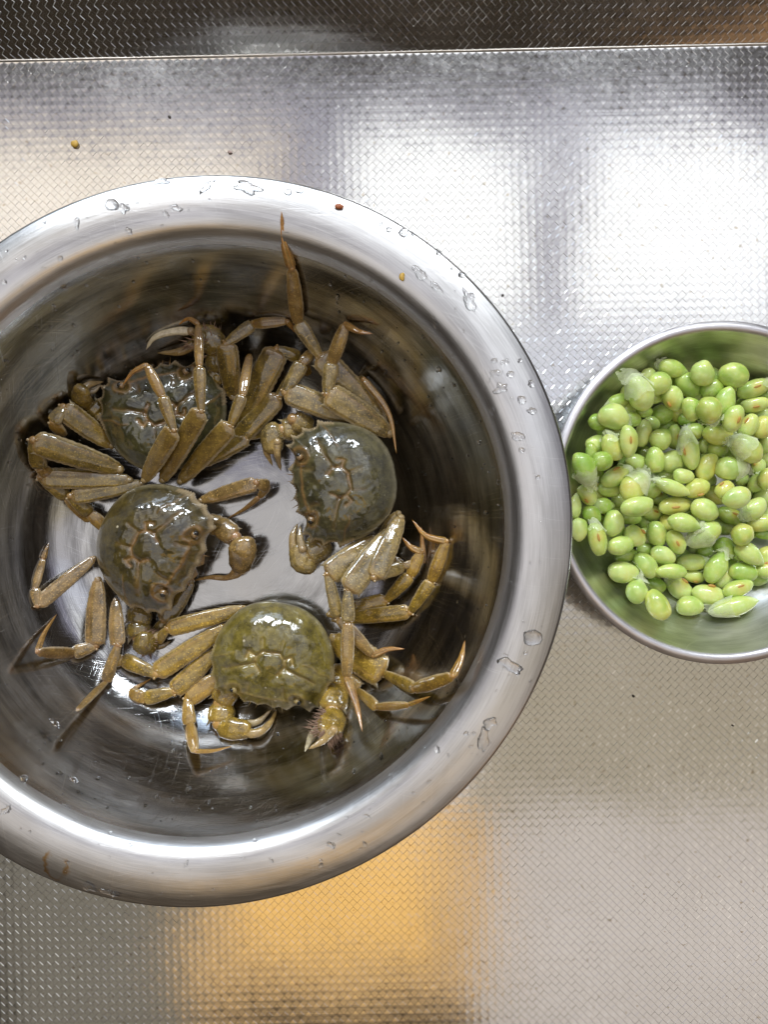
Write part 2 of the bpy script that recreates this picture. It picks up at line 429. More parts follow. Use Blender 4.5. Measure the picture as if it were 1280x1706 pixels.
BW = P(1205, 820, .054); BW.z = 0            # bean bowl centre
binner = [(0, .0022), (.030, .0022), (.042, .0034), (.055, .0085), (.067, .0155), (.078, .0248), (.087, .0355), (.0935, .0455), (.0975, .0530)]
binner_s = smooth_profile(binner)
BNR = np.array([p[0] for p in binner_s]); BNZ = np.array([p[1] for p in binner_s])
def bowl_z(r): return float(np.interp(r, BNR, BNZ))
bouter = [(.0982, .0541), (.0993, .0548), (.1010, .0549), (.1025, .0542), (.1040, .0530), (.1033, .0518), (.1012, .0512), (.0980, .0490), (.0946, .0447), (.0880, .0345), (.0790, .0236), (.0680, .0143), (.0560, .0071), (.0425, .0019), (.030, .0009), (0, .001)]
M_bowl = steel_mat("brushed_bowl_steel", (.46, .46, .445), (.68, .675, .66), .20, .36, streak=(2200, 5))
bowl = empty('bowl', BW, 'small deep steel bowl of green soybeans on the right of the counter', 'bowl')
lathe('bowl_wall', binner_s, 128, M_bowl, bowl, wob=.0006)
ring_lathe('rim', [binner_s[-1]]+smooth_profile(bouter[:7], 3), 128, steel_mat("bowl_rim_steel", (.50, .47, .48), (.66, .64, .65), .32, .5, bumpk=.8), bowl, .0006)
ring_lathe('outer_shell', smooth_profile(bouter[6:], 3), 128, M_bowl, bowl, .0006)
# ------------------------------------------------------------------ crabs
def clampz(x, y, z, c):
    """raise a point to clear the basin surface by c"""
    for _ in range(6):
        p = P(x, y, z); r = math.hypot(p.x-BC.x, p.y-BC.y)
        zz = max(z, basin_z(min(r/ell(math.atan2(p.y-BC.y, p.x-BC.x)), .1995))+c)
        if abs(zz-z) < 1e-5: break
        z = zz
    return P(x, y, z)
def curve_pts(ctrl, n):
    """Catmull-Rom through control points"""
    if len(ctrl) == 2: return [ctrl[0].lerp(ctrl[1], i/(n-1)) for i in range(n)]
    out = []; m = len(ctrl)-1
    for i in range(n):
        t = i/(n-1)*m; k = min(int(t), m-1); t -= k
        p0 = ctrl[max(0, k-1)]; p1 = ctrl[k]; p2 = ctrl[k+1]; p3 = ctrl[min(m, k+2)]
        if k == 0: p0 = p1*2-p2
        if k == m-1: p3 = p2*2-p1
        out.append(.5*((2*p1)+(p2-p0)*t+(2*p0-5*p1+4*p2-p3)*t*t+(3*p1-p0-3*p2+p3)*t**3))
    return out
def interp(tab, t):
    for (a, va), (b, vb) in zip(tab, tab[1:]):
        if t <= b: 
            k = (t-a)/(b-a) if b > a else 0
            k = k*k*(3-2*k); return va+(vb-va)*k
    return tab[-1][1]
class MB:
    def __init__(s): s.v = []; s.f = []; s.c = []; s.mi = []
    def loft(s, ctrl, w, prof, th=.55, n=22, m=18, roll=0.0, keel=.07, groove=.10, ribs=0, tone=None, rough=.02, mi=0, seed=0, box=2.3):
        pts = curve_pts(ctrl, n); base = len(s.v)
        for i, p in enumerate(pts):
            a = pts[max(0, i-1)]; b = pts[min(n-1, i+1)]; T = (b-a).normalized()
            up = Vector((0, 0, 1))
            if abs(T.z) > .95: up = Vector((0, 1, 0))
            S = T.cross(up).normalized(); N = S.cross(T)
            S, N = S*math.cos(roll)+N*math.sin(roll), N*math.cos(roll)-S*math.sin(roll)
            t = i/(n-1); ww = w*interp(prof, t)/2
            for k in range(m):
                a_ = 2*math.pi*k/m; c_, s_ = math.cos(a_), math.sin(a_)
                e = 2/box
                x = math.copysign(abs(c_)**e, c_); z = math.copysign(abs(s_)**e, s_)
                if keel: x *= 1+keel*max(0, abs(c_)-.9)*10
                if groove and 0 < t < 1:
                    z *= 1-groove*math.exp(-((a_-math.pi*.36)/.22)**2)-groove*math.exp(-((a_-math.pi*.66)/.2)**2)
                q = 1.0
                if ribs: q *= 1+.16*math.cos(ribs*a_)
                q *= 1+rough*mnoise.noise((i*.9+seed*7.1, k*.8+seed, 3.3))
                if keel and abs(c_) > .95: q *= 1+.022*((i % 2)*2-1)*(.12 < t < .95)
                s.v.append(p+S*(x*ww*q)+N*(z*ww*th*q))
                tn = tone(t, c_, s_) if tone else (0, 0, 0)
                if ribs:
                    dk = max(0, -math.cos(ribs*a_))**.7; tn = (tn[0]*(1-dk)+.15*dk, tn[1]*(1-.8*dk), tn[2])
                s.c.append(tn)
        for i in range(n-1):
            for k in range(m):
                s.f.append((base+i*m+k, base+i*m+(k+1) % m, base+(i+1)*m+(k+1) % m, base+(i+1)*m+k)); s.mi.append(mi)
        for (i, fl) in ((0, 1), (n-1, 0)):
            c = len(s.v); s.v.append(sum((s.v[base+i*m+k] for k in range(m)), Vector())/m); s.c.append(s.c[base+i*m])
            for k in range(m):
                a = base+i*m+k; b = base+i*m+(k+1) % m
                s.f.append((c, b, a) if fl else (c, a, b)); s.mi.append(mi)
    def ball(s, c, r, sq=(1, 1, 1), tone=(1, 0, 0), n=8, m=12, mi=0, rough=0):
        base = len(s.v)
        for i in range(n+1):
            ph = math.pi*i/n
            for k in range(m):
                a = 2*math.pi*k/m
                d = Vector((math.sin(ph)*math.cos(a), math.sin(ph)*math.sin(a), math.cos(ph)))
                q = r*(1+rough*mnoise.noise(d*3+Vector((c[0]*90, c[1]*90, 0))))
                s.v.append(Vector(c)+Vector((d.x*q*sq[0], d.y*q*sq[1], d.z*q*sq[2]))); s.c.append(tone)
        for i in range(n):
            for k in range(m):
                s.f.append((base+i*m+k, base+(i+1)*m+k, base+(i+1)*m+(k+1) % m, base+i*m+(k+1) % m)); s.mi.append(mi)
    def cone(s, p, d, r, m=5, tone=(0, 0, 1), mi=0, bend=None):
        p = Vector(p); d = Vector(d); T = d.normalized(); S = T.orthogonal().normalized(); N = S.cross(T); base = len(s.v)
        for k in range(m):
            a = 2*math.pi*k/m; s.v.append(p+S*(r*math.cos(a))+N*(r*math.sin(a))); s.c.append((tone[0]*.6, tone[1]*.6, tone[2]*.4))
        s.v.append(p+d+(bend if bend is not None else Vector())); s.c.append(tone)
        for k in range(m): s.f.append((base+k, base+(k+1) % m, base+m)); s.mi.append(mi)
    def build(s, name, mats, parent, smooth=True):
        return mesh_obj(name, s.v, s.f, parent=parent, tone=s.c, mats=mats, midx=s.mi, smooth=smooth)

MERUS = [(0, .36), (.04, .54), (.2, .78), (.5, .96), (.8, 1.), (.93, .95), (.985, .76), (1, .45)]
CARP = [(0, .34), (.06, .60), (.35, .84), (.75, 1.), (.93, .92), (.98, .70), (1, .40)]
PROP = [(0, .40), (.05, .80), (.3, 1.), (.6, .95), (.9, .74), (.97, .6), (1, .32)]
DACT = [(0, .50), (.06, 1.), (.3, .88), (.6, .60), (.85, .32), (.96, .14), (1, .03)]
M_hair = plain_mat("crab_bristles", (.10, .055, .025), .6)
M_fur = plain_mat("claw_fur", (.26, .16, .10), .75)

def leg(crab, mats, J, W, dcurve=0, roll=0, hair=.5, horn=.9, seed=0, jn=.6, warm=0.):
    """J: list of (px,py,z mm): hip, knee, wrist, ankle, tip. W: widths in photo pixels."""
    rs = random.Random(seed*13+5)
    pts = []
    for i, (x, y, z) in enumerate(J):
        w = px(W[min(i, len(W)-1)])*(.28 if i < 4 else .06)
        pts.append(clampz(x, y, z/1000, w+.0005))
    wm = [px(w)*k_ for w, k_ in zip(W, (.92, .88, .88, .9))]
    def tone_m(t, c, s_):
        e = max(0, abs(c)-.90)*6
        return (max(jn*max(0, (t-.90)/.1), jn*.8*max(0, (.06-t)/.06), e*.8, warm, .5*math.exp(-((c-.45)/.09)**2)*(s_ > 0)), 0, e*.85)
    mb = MB()
    d = (pts[1]-pts[0]); T = d.normalized(); side = T.cross(Vector((0, 0, 1))).normalized()
    mb.loft([pts[0], pts[0].lerp(pts[1], .5)+Vector((0, 0, wm[0]*.06)), pts[1]], wm[0], MERUS, .44, 26, 24, roll, keel=.12, groove=.14, tone=tone_m, rough=.03, seed=seed, box=2.7)
    sg = 1 if (seed % 2) else -1
    mb.cone(pts[0].lerp(pts[1], .90)+side*(sg*wm[0]*.38), T*wm[0]*.33+side*(sg*wm[0]*.16), wm[0]*.13, tone=(0.2, 0, .7))
    mb.ball(pts[0]+T*wm[0]*.02, wm[0]*.20, (1, 1, .8), (.35, 0, .15), rough=.2)
    if hair > .2:
        for q in range(int(26*hair)):
            t = rs.uniform(.1, .9); sd = rs.choice((-1, 1)); p = pts[0].lerp(pts[1], t)+side*(sd*wm[0]*.44)
            mb.cone(p, side*(sd*wm[0]*.07)+T*wm[0]*.06, wm[0]*.012, 3, (0, 0, 0), 1)
    root = mb.build('walking_leg', mats, crab); root['_o'] = crab['_o']
    if warm > .15: root['label'] = 'orange brown walking leg'
    names = ['carpus', 'propodus', 'dactylus']
    names = ['knee_segment', 'shin_segment', 'pointed_tip']
    for i in range(1, len(J)-1):
        a, b = pts[i], pts[i+1]; w = wm[min(i, 3)]; mb = MB()
        T = (b-a).normalized(); side = T.cross(Vector((0, 0, 1))).normalized()
        if i < 3:
            def tone_s(t, c, s_, i=i):
                e = max(0, abs(c)-.88)*6
                return (max(jn*max(0, (.10-t)/.1), jn*.8*max(0, (t-.92)/.08), e*.6, warm), horn*.18*(i == 2), e*.75)
            a2 = a-T*w*.10
            mb.loft([a2, a.lerp(b, .5)+Vector((0, 0, w*.07)), b], w, CARP if i == 1 else PROP, .62, 20, 20, roll, keel=.09, groove=.16, box=2.6, tone=tone_s, rough=.03, seed=seed+i)
            # hinge knobs
            for sd in (-1, 1):
                mb.ball(a2+side*(sd*w*.27)+T*w*.02+Vector((0, 0, w*.10)), w*.11, tone=(.5, .1, .35 if sd > 0 else .1), n=6, m=8)
            mb.ball(a2+T*w*.02, w*.28, (1, 1, .75), (.7, .1, 0), n=6, m=10, rough=.15)
            nh = int((34 if i == 2 else 14)*hair)
            for q in range(nh):
                t = rs.uniform(.15, .95); sd = rs.choice((-1, 1, 1)) if i == 2 else rs.choice((-1, 1))
                L = w*rs.uniform(.14, .34)
                mb.cone(a.lerp(b, t)+side*(sd*w*.40), side*(sd*L)+T*L*.8+Vector((0, 0, rs.uniform(-.3, .3)*L)), w*.016, 3, (0, 0, 0), 1)
        else:
            L = (b-a).length; mid = a.lerp(b, .5)+side*px(dcurve)+Vector((0, 0, w*.1))
            def tone_d(t, c, s_): return (max(0, .5-t*4), min(1, horn*(.35+t*.8)), .0)
            mb.loft([a-T*w*.1, mid, b], w, DACT, .85, 20, 24, roll, keel=0, groove=0, ribs=6, tone=tone_d, rough=.01, seed=seed)
            mb.ball(a, w*.42, (1, 1, .8), (.8, .3, 0), n=6, m=10)
        mb.build(names[i-1], mats, root)
    return root

HALF = [(0, -.83), (.13, -.832), (.25, -.815), (.40, -.775), (.53, -.71), (.65, -.62), (.75, -.51), (.83, -.39), (.895, -.27), (.94, -.15), (.97, -.03), (.985, .08),
        (1.0, .16), (1.045, .26), (.945, .285), (.925, .34), (.925, .42), (.975, .525), (.885, .53), (.86, .58), (.845, .63), (.89, .73), (.775, .70), (.74, .73), (.74, .77), (.735, .83),
        (.64, .765), (.58, .72), (.51, .705), (.45, .735), (.40, .80), (.345, .868), (.30, .82), (.235, .80), (.18, .82), (.125, .868), (.08, .82), (0, .79)]
def carapace_feat(x, y, amp):
    """height offset in half-width units, ochre amount"""
    x += .035*mnoise.noise((x*5, y*5, 9+amp)); y += .035*mnoise.noise((x*5, y*5, 19+amp)); ax = abs(x); f = 0; o = 0
    def g(cx, cy, r, h):
        return .68*h*math.exp(-((ax-cx)**2+(y-cy)**2)/(r*r))
    f += g(.17, .40, .11, .040)+g(.13, .60, .075, .035)+g(.40, .36, .14, .035)+g(.60, .14, .17, .035)+g(.47, -.33, .26, .035)+g(0, .12, .14, .035)+g(.76, .42, .10, .030)+g(0, -.35, .2, .025)+g(.64, .40, .08, .02)+g(.36, .58, .07, .02)
    def seg(ax0, ay0, ax1, ay1, w, d):
        dx, dy = ax1-ax0, ay1-ay0; t = max(0, min(1, ((ax-ax0)*dx+(y-ay0)*dy)/(dx*dx+dy*dy)))
        q = ((ax-ax0-t*dx)**2+(y-ay0-t*dy)**2)/(w*w); return d*math.exp(-q)
    gr = 0
    for s in ((.15, .22, .24, .10), (.24, .10, .22, -.02), (.22, -.02, .13, -.10), (.13, -.10, .0, -.10), (.22, -.02, .32, -.08), (.32, -.08, .36, .02)):
        gr = max(gr, seg(*s, .030, 1))
    gr2 = max(seg(.24, .10, .42, .18, .035, 1), seg(.42, .18, .70, .28, .04, .8), seg(.28, .45, .30, .62, .04, .7), seg(.13, -.12, .16, -.3, .04, .5))
    f -= .034*gr*amp+.028*gr2*amp
    rd = seg(.98, .20, .55, -.02, .016, 1); rd2 = seg(.80, -.35, .45, .0, .014, .5)
    f += .010*rd+.006*rd2
    o = max(o, gr*.5*amp, gr2*.25*amp, rd*.25)
    # orbits
    orb = math.exp(-((ax-.50)**2+(y-.60)**2)/.006)
    f -= .05*orb; o = max(o, orb*.4)
    ring = math.exp(-((math.hypot(ax-.50, y-.61)-.125)/.032)**2); f += .020*ring; o = max(o, ring*.38)
    mg = math.exp(-((y-(.66-.10*ax))/.022)**2)*(ax < .42); f += .018*mg; o = max(o, mg*.5)
    f += .016*mnoise.noise((x*5, y*5, amp*3))+.007*mnoise.noise((x*14, y*14, amp))
    # front granules
    fr = max(0, (y-.1)/.7); f += fr*.008*max(0, mnoise.noise((x*26, y*26, 5)))
    return f, o
def carapace(crab, mats, centre, hw, fwd, pitch=0, roll=0, H=.30, z=.02, amp=1., seed=0, spiky=1.):
    out = []
    src = HALF+[(-x, y) for (x, y) in HALF[-2:0:-1]]
    n0 = len(src)
    for i in range(n0):                                   # resample, keep the teeth
        a = src[i]; b = src[(i+1) % n0]; k = 4
        for q in range(k): out.append((a[0]+(b[0]-a[0])*q/k, a[1]+(b[1]-a[1])*q/k))
    N = len(out)
    # smoothed outline for the inner rings
    sm = np.array(out); win = 41; pad = np.concatenate([sm[-win:], sm, sm[:win]])
    ker = np.hanning(win+2)[1:-1]; ker /= ker.sum()
    sx = np.convolve(pad[:, 0], ker, 'same')[win:-win]; sy = np.convolve(pad[:, 1], ker, 'same')[win:-win]
    def smooth(win):
        pad = np.concatenate([sm[-win:], sm, sm[:win]]); ker = np.hanning(win+2)[1:-1]; ker /= ker.sum()
        return np.stack([np.convolve(pad[:, 0], ker, 'same')[win:-win], np.convolve(pad[:, 1], ker, 'same')[win:-win]], 1)
    s2 = smooth(19)*1.012
    out = [(a[0]*spiky+b[0]*(1-spiky), a[1]*spiky+b[1]*(1-spiky)) for a, b in zip(out, s2)]
    rs = random.Random(seed)
    o2 = []
    for i, (x, y) in enumerate(out):                      # fine serration along the front and sides
        if y > .0:
            k = 1+.011*((i % 2)*2-1)+rs.uniform(-.004, .004); x *= k; y *= k
        o2.append((x, y))
    rings = [i*.025 for i in range(36)]+[.89, .91, .93, .95, .97, .985, 1.0]
    V = []; T = []; Fc = []
    ang = math.atan2(-fwd[1], fwd[0])-math.pi/2           # image y is down
    M = Matrix.Rotation(ang, 4, 'Z') @ Matrix.Rotation(pitch, 4, 'X') @ Matrix.Rotation(roll, 4, 'Y')
    def put(x, y, h, tn): V.append(centre+M @ Vector((x*hw, y*hw, h*hw))); T.append(tn)
    for r in rings:
        for i in range(N):
            k = r**13
            x = r*(sx[i]*(1-k)+o2[i][0]*k); y = r*(sy[i]*(1-k)+o2[i][1]*k)
            h = H*(1-r**2.7)**.62 if r < 1 else 0
            h *= 1-.10*max(0, y)
            f, o = carapace_feat(x, y, amp); ed = max(0, (r-.93)/.07)
            f *= 1-r**9
            put(x, y, h+f+.012*ed*(y > .1), (max(o*.9, ed*.5*(y > 0)), 0, max(ed*.55, 0)*(.5+.5*(y > 0))))
    for (r, dz, tn) in ((.985, -.05, (.3, 0, .4)), (.93, -.09, (.2, 0, .3)), (.80, -.13, (.1, 0, .3))):
        for i in range(N): put(o2[i][0]*r*.5+sx[i]*r*.5, o2[i][1]*r*.5+sy[i]*r*.5, dz, tn)
    nr = len(rings)+3
    for a in range(nr-1):
        for i in range(N):
            j = (i+1) % N
            if a == 0: Fc.append((a*N+i, (a+1)*N+i, (a+1)*N+j))
            else: Fc.append((a*N+i, (a+1)*N+i, (a+1)*N+j, a*N+j))
    # orientation: outline runs rear -> right -> front (counter clockwise), so flip check by normal
    v0, v1, v2 = V[Fc[N*6][0]], V[Fc[N*6][1]], V[Fc[N*6][2]]
    if (v1-v0).cross(v2-v0).z < 0: Fc = [f[::-1] for f in Fc]
    mesh_obj('carapace', V, Fc, mat=mats[0], parent=crab, tone=T)
    # under body
    mb = MB()
    base = len(mb.v)
    mb.loft([centre+M @ Vector((0, -.72*hw, -.16*hw)), centre+M @ Vector((0, 0, -.30*hw)), centre+M @ Vector((0, .68*hw, -.14*hw))], hw*1.62,
            [(0, .35), (.1, .7), (.35, .98), (.6, 1.), (.85, .85), (1, .5)], .24, 16, 24, 0, keel=0, groove=0, tone=lambda t, c, s_: (.3, 0, .5))
    mb.build('underbody', mats, crab)
    # eyes on short stalks, mouth plates
    for sd in (-1, 1):
        mb = MB(); c0 = centre+M @ Vector((sd*.47*hw, .60*hw, .185*hw)); c1 = centre+M @ Vector((sd*.53*hw, .625*hw, .205*hw))
        mb.loft([c0, c1], hw*.11, [(0, .8), (.5, 1.), (1, .8)], .9, 6, 10, keel=0, groove=0, tone=lambda t, c, s_: (.5, 0, .1))
        mb.ball(c1, hw*.042, tone=(0, 0, 0), mi=1, n=8, m=12)
        mb.build('eye', [mats[0], M_eye], crab)
    mb = MB()
    for sd in (-1, 1):
        a = centre+M @ Vector((sd*.10*hw, .66*hw, -.10*hw)); b = centre+M @ Vector((sd*.16*hw, .80*hw, -.22*hw))
        mb.loft([a, b], hw*.24, [(0, .8), (.5, 1.), (1, .7)], .5, 8, 12, keel=.05, groove=.1, tone=lambda t, c, s_: (.6, 0, .2))
        for q in range(2):
            p = centre+M @ Vector((sd*(.12+.12*q)*hw, .80*hw, -.03*hw))
            mb.cone(p, M @ Vector((sd*.05*hw, .13*hw, .02*hw)), hw*.014, 4, (.8, 0, .1))
    mb.build('mouthparts', mats, crab)
    return M
M_eye = plain_mat("crab_eye", (.02, .018, .015), .08)

def claw(crab, mats, arm, wrist, palm, fingers, th=.62, fur=0, seed=0, roll=0, spine=None):
    """arm: (p0, p1, w); wrist: (p0, p1, w); palm: (ctrl..., w); fingers: [(ctrl list, w)]"""
    def cv(c, w): return [clampz(x, y, z/1000, px(w)*.3) for (x, y, z) in c]
    pts = cv(palm[0], palm[1]); w = px(palm[1]); mb = MB()
    def tp(t, c, s_): return (.25*max(0, t-.6)+max(0, .6-t*6)*.6, 0, .15*max(0, abs(c)-.8))
    mb.loft(pts, w, [(0, .35), (.05, .62), (.25, .92), (.55, 1.), (.85, .86), (1, .55)], th, 20, 20, roll, keel=.04, groove=0, tone=tp, rough=.06, seed=seed)
    rs = random.Random(seed)
    T = (pts[-1]-pts[0]).normalized(); side = T.cross(Vector((0, 0, 1))).normalized()
    for q in range(60):                                   # granules of the palm
        t = rs.uniform(.08, .9); a = rs.uniform(.1, 3.0)
        rr = w*.5*interp([(0, .35), (.05, .62), (.25, .92), (.55, 1.), (.85, .86), (1, .55)], t)
        k = min(len(pts)-2, int(t*(len(pts)-1))); p = pts[k].lerp(pts[k+1], t*(len(pts)-1)-k)
        mb.ball(p+side*(rr*.97*math.cos(a))+Vector((0, 0, rr*th*.97*math.sin(a))), w*.022, tone=(.3, 0, .4), n=4, m=5)
    if fingers:
        f0 = fingers[0]; mb.loft(cv(f0[0], f0[1]), px(f0[1]), [(0, .7), (.1, 1.), (.5, .8), (.85, .4), (1, .06)], .75, 18, 12, roll, keel=0, groove=.05,
                                 tone=lambda t, c, s_: (.2, .1, f0[2] if len(f0) > 2 else max(0, t-.55)*1.2), rough=.02, seed=seed+1)
    root = mb.build('claw', mats, crab); root['_o'] = crab['_o']
    if len(fingers) > 1:
        f0 = fingers[1]; mb = MB(); c = cv(f0[0], f0[1])
        mb.loft(c, px(f0[1]), [(0, .7), (.1, 1.), (.5, .8), (.85, .42), (1, .06)], .75, 18, 12, roll, keel=0, groove=.05,
                tone=lambda t, c, s_: (.2, .1, f0[2] if len(f0) > 2 else max(0, t-.55)*1.2), rough=.02, seed=seed+2)
        mb.ball(c[0], px(f0[1])*.5, tone=(.7, 0, .2)); mb.build('claw_finger', mats, root)
    for nm, sg in (('wrist_segment', wrist), ('arm_segment', arm)):
        if not sg: continue
        c = cv(sg[:2], sg[2]); mb = MB(); ww = px(sg[2])
        mb.loft(c, ww, [(0, .5), (.08, .78), (.4, 1.), (.8, .98), (.95, .8), (1, .45)], .68, 16, 18, roll, keel=.08, groove=.06,
                tone=lambda t, c, s_: (max(.6*max(0, (t-.85)/.15), .4*max(0, (.12-t)/.12)), 0, .5*max(0, abs(c)-.8)), rough=.06, seed=seed+4)
        T2 = (c[1]-c[0]).normalized(); s2 = T2.cross(Vector((0, 0, 1))).normalized()
        for sd in (-1, 1): mb.cone(c[0].lerp(c[1], .82)+s2*(sd*ww*.36), T2*ww*.30+s2*(sd*ww*.16), ww*.10, tone=(.1, 0, .9))
        mb.ball(c[1], ww*.30, (1, 1, .8), (.85, .1, 0), rough=.1)
        mb.build(nm, mats, root)
    if fur:
        mb = MB()
        for q in range(fur):
            t = rs.uniform(.25, 1.0); a = rs.uniform(-.3, 3.4); k = min(len(pts)-2, int(t*(len(pts)-1))); p = pts[k].lerp(pts[k+1], t*(len(pts)-1)-k)
            rr = w*.46; b0 = p+side*(rr*math.cos(a))+Vector((0, 0, rr*th*math.sin(a)))
            dr = (side*math.cos(a)*.8+Vector((0, 0, math.sin(a)*.35))+T*rs.uniform(.2, .8)).normalized()
            L = w*rs.uniform(.16, .36)
            mb.cone(b0, dr*L, w*.036, 4, (0, 0, 0), 0, bend=Vector((rs.uniform(-1, 1), rs.uniform(-1, 1), rs.uniform(-1, .4)))*L*.25)
        mb.build('claw_fur', [M_fur], root)
    return root

def make_crab(label, cen, zc, hw_px, fwd, mats, pitch=0, roll=0, H=.3, amp=1., seed=0, spiky=1.):
    c = P(cen[0], cen[1], zc)
    base = Vector((c.x, c.y, basin_z(math.hypot(c.x-BC.x, c.y-BC.y))))
    e = empty('crab', base, label, 'crab', 'live mitten crabs in the basin'); e['_o'] = tuple(base)
    carapace(e, mats, c, px(hw_px, zc), fwd, pitch, roll, H, zc, amp, seed, spiky)
    return e

# --- materials per crab
MA = [crab_mat("crab_shell_dark_olive", (.012, .012, .003), (.052, .046, .011), spots=True), M_hair]
LA = [crab_mat("crab_leg_olive_brown", (.038, .024, .003), (.19, .122, .018), ochre=(.30, .165, .05), wet=.85, leg=True), M_hair]
MBm = [crab_mat("crab_shell_brown_olive", (.020, .015, .002), (.078, .055, .009), spots=True), M_hair]
LB = [crab_mat("crab_leg_tan_brown", (.060, .036, .009), (.28, .172, .050), ochre=(.34, .18, .08), wet=.9, leg=True), M_hair]
MC = [crab_mat("crab_shell_grey_olive", (.026, .023, .008), (.090, .076, .026), spots=True), M_hair]
LC = [crab_mat("crab_leg_grey_tan", (.048, .033, .008), (.29, .20, .058), ochre=(.38, .22, .08), wet=.9, leg=True), M_hair]
MD = [crab_mat("crab_shell_yellow_olive", (.055, .042, .004), (.20, .155, .024), ochre=(.50, .34, .10), spots=True), M_hair]
LD = [crab_mat("crab_leg_yellow_olive", (.080, .048, .004), (.35, .220, .028), ochre=(.50, .28, .08), wet=.9, leg=True), M_hair]

# --- A: upper left crab, legs of its neighbour across its shell
A = make_crab('darkest olive crab at the upper left, with neighbour legs lying across its shell', (276, 697), .024, 106, (-.22, -.975), MA, pitch=R(2), roll=R(3), H=.33, seed=1, spiky=.85)
leg(A, LA, [(186, 742, 20), (104, 680, 24), (88, 704, 20), (106, 726, 12)], [37, 27, 24], roll=-.2, seed=1, hair=.3)
leg(A, LA, [(200, 782, 20), (55, 735, 26), (66, 780, 16), (96, 800, 10)], [42, 30, 24], roll=.1, seed=2, hair=.3)
leg(A, LA, [(216, 800, 18), (68, 796, 26), (112, 828, 18), (150, 868, 12)], [35, 27, 24], seed=3, hair=.5)
leg(A, LA, [(236, 806, 16), (118, 828, 22), (150, 856, 14), (186, 888, 8), (205, 905, 5)], [30, 27, 25, 12], seed=5, hair=.4)
leg(A, LA, [(388, 662, 22), (377, 572, 36), (422, 540, 36), (478, 535, 34), (500, 560, 20)], [37, 24, 20, 10], seed=6, hair=.2)
leg(A, LA, [(398, 716, 16), (462, 582, 34), (500, 596, 28), (515, 625, 22)], [46, 24, 20], seed=7, hair=.2)
leg(A, LA, [(368, 762, 14), (464, 660, 26), (505, 606, 26), (520, 590, 22)], [37, 26, 20], seed=8, hair=.2)
leg(A, LA, [(330, 775, 14), (412, 728, 20), (450, 716, 14), (470, 740, 8)], [30, 22, 18], seed=9, hair=.2)
claw(A, LA, ((178, 692, 20), (160, 700, 20), 34), ((168, 690, 20), (150, 676, 22), 34), ([(146, 680, 20), (136, 664, 22), (136, 644, 22)], 34),
     [([(136, 650, 20), (150, 640, 22), (172, 636, 22)], 14, .2), ([(140, 654, 26), (156, 650, 26), (168, 640, 26)], 13, .5)], seed=3)
claw(A, LA, ((352, 640, 22), (362, 616, 24), 36), ((360, 620, 26), (362, 590, 28), 38), ([(362, 590, 30), (350, 566, 32), (322, 560, 32)], 46),
     [([(325, 572, 28), (300, 586, 26), (262, 588, 24)], 17, .1), ([(318, 552, 34), (290, 552, 34), (258, 562, 32), (243, 582, 30)], 15, 1.0)], seed=4, fur=60)

# --- B: middle left crab facing lower right
B = make_crab('brown olive crab at the middle left, facing lower right', (250, 905), .027, 108, (.87, .49), MBm, pitch=R(6), roll=R(3), H=.38, seed=2, amp=.9, spiky=.42)
leg(B, LB, [(334, 834, 22), (428, 805, 32), (446, 810, 24), (432, 828, 18), (378, 864, 5)], [26, 24, 16, 9], dcurve=-3, seed=11, hair=.4, horn=.4)
leg(B, LA, [(300, 802, 22), (384, 708, 44), (404, 658, 46), (416, 590, 34)], [35, 22, 18], seed=12, hair=.2, warm=.15)
leg(B, LA, [(270, 800, 24), (335, 684, 52), (332, 610, 52), (330, 540, 46), (297, 541, 42)], [35, 22, 16, 9], dcurve=9, seed=13, hair=.2, warm=.22)
leg(B, LA, [(240, 800, 24), (289, 716, 50), (270, 660, 50), (244, 608, 48), (204, 642, 44)], [34, 22, 19, 10], dcurve=5, seed=14, hair=.3, warm=.22)
leg(B, LB, [(156, 930, 14), (62, 1008, 22), (58, 980, 22), (72, 930, 18), (81, 904, 16)], [26, 20, 15, 10], seed=15, hair=.6, horn=.2, jn=.5)
leg(B, LB, [(163, 966, 16), (158, 1076, 20), (122, 1088, 18), (62, 1086, 14), (94, 1023, 16)], [36, 26, 23, 11], dcurve=-4, seed=16, hair=.3, horn=.5)
leg(B, LB, [(192, 1000, 18), (196, 1076, 26), (176, 1136, 22), (128, 1184, 12)], [27, 23, 16], seed=17, hair=.3, horn=.3)
leg(B, LA, [(318, 968, 10), (272, 1036, 12), (258, 1060, 8), (240, 1085, 5)], [34, 26, 20], seed=18, hair=.3)
claw(B, LB, ((338, 870, 18), (372, 878, 20), 34), ((360, 872, 20), (392, 895, 26), 36), ([(402, 895, 28), (404, 916, 30), (398, 950, 18)], 46),
     [([(396, 945, 14), (380, 962, 10), (350, 962, 8), (322, 967, 6)], 12, .0), ([(402, 935, 18), (396, 955, 14), (378, 966, 9)], 18, .1)], seed=5)
claw(B, LA, ((236, 1010, 14), (228, 1040, 14), 42), ((228, 1036, 14), (232, 1062, 16), 42), ([(228, 1062, 16), (240, 1070, 18), (262, 1072, 12)], 42),
     [([(250, 1064, 16), (268, 1056, 16), (280, 1050, 14)], 16, .3), ([(250, 1078, 12), (270, 1076, 10), (284, 1068, 8)], 13, .2)], seed=6, fur=50)

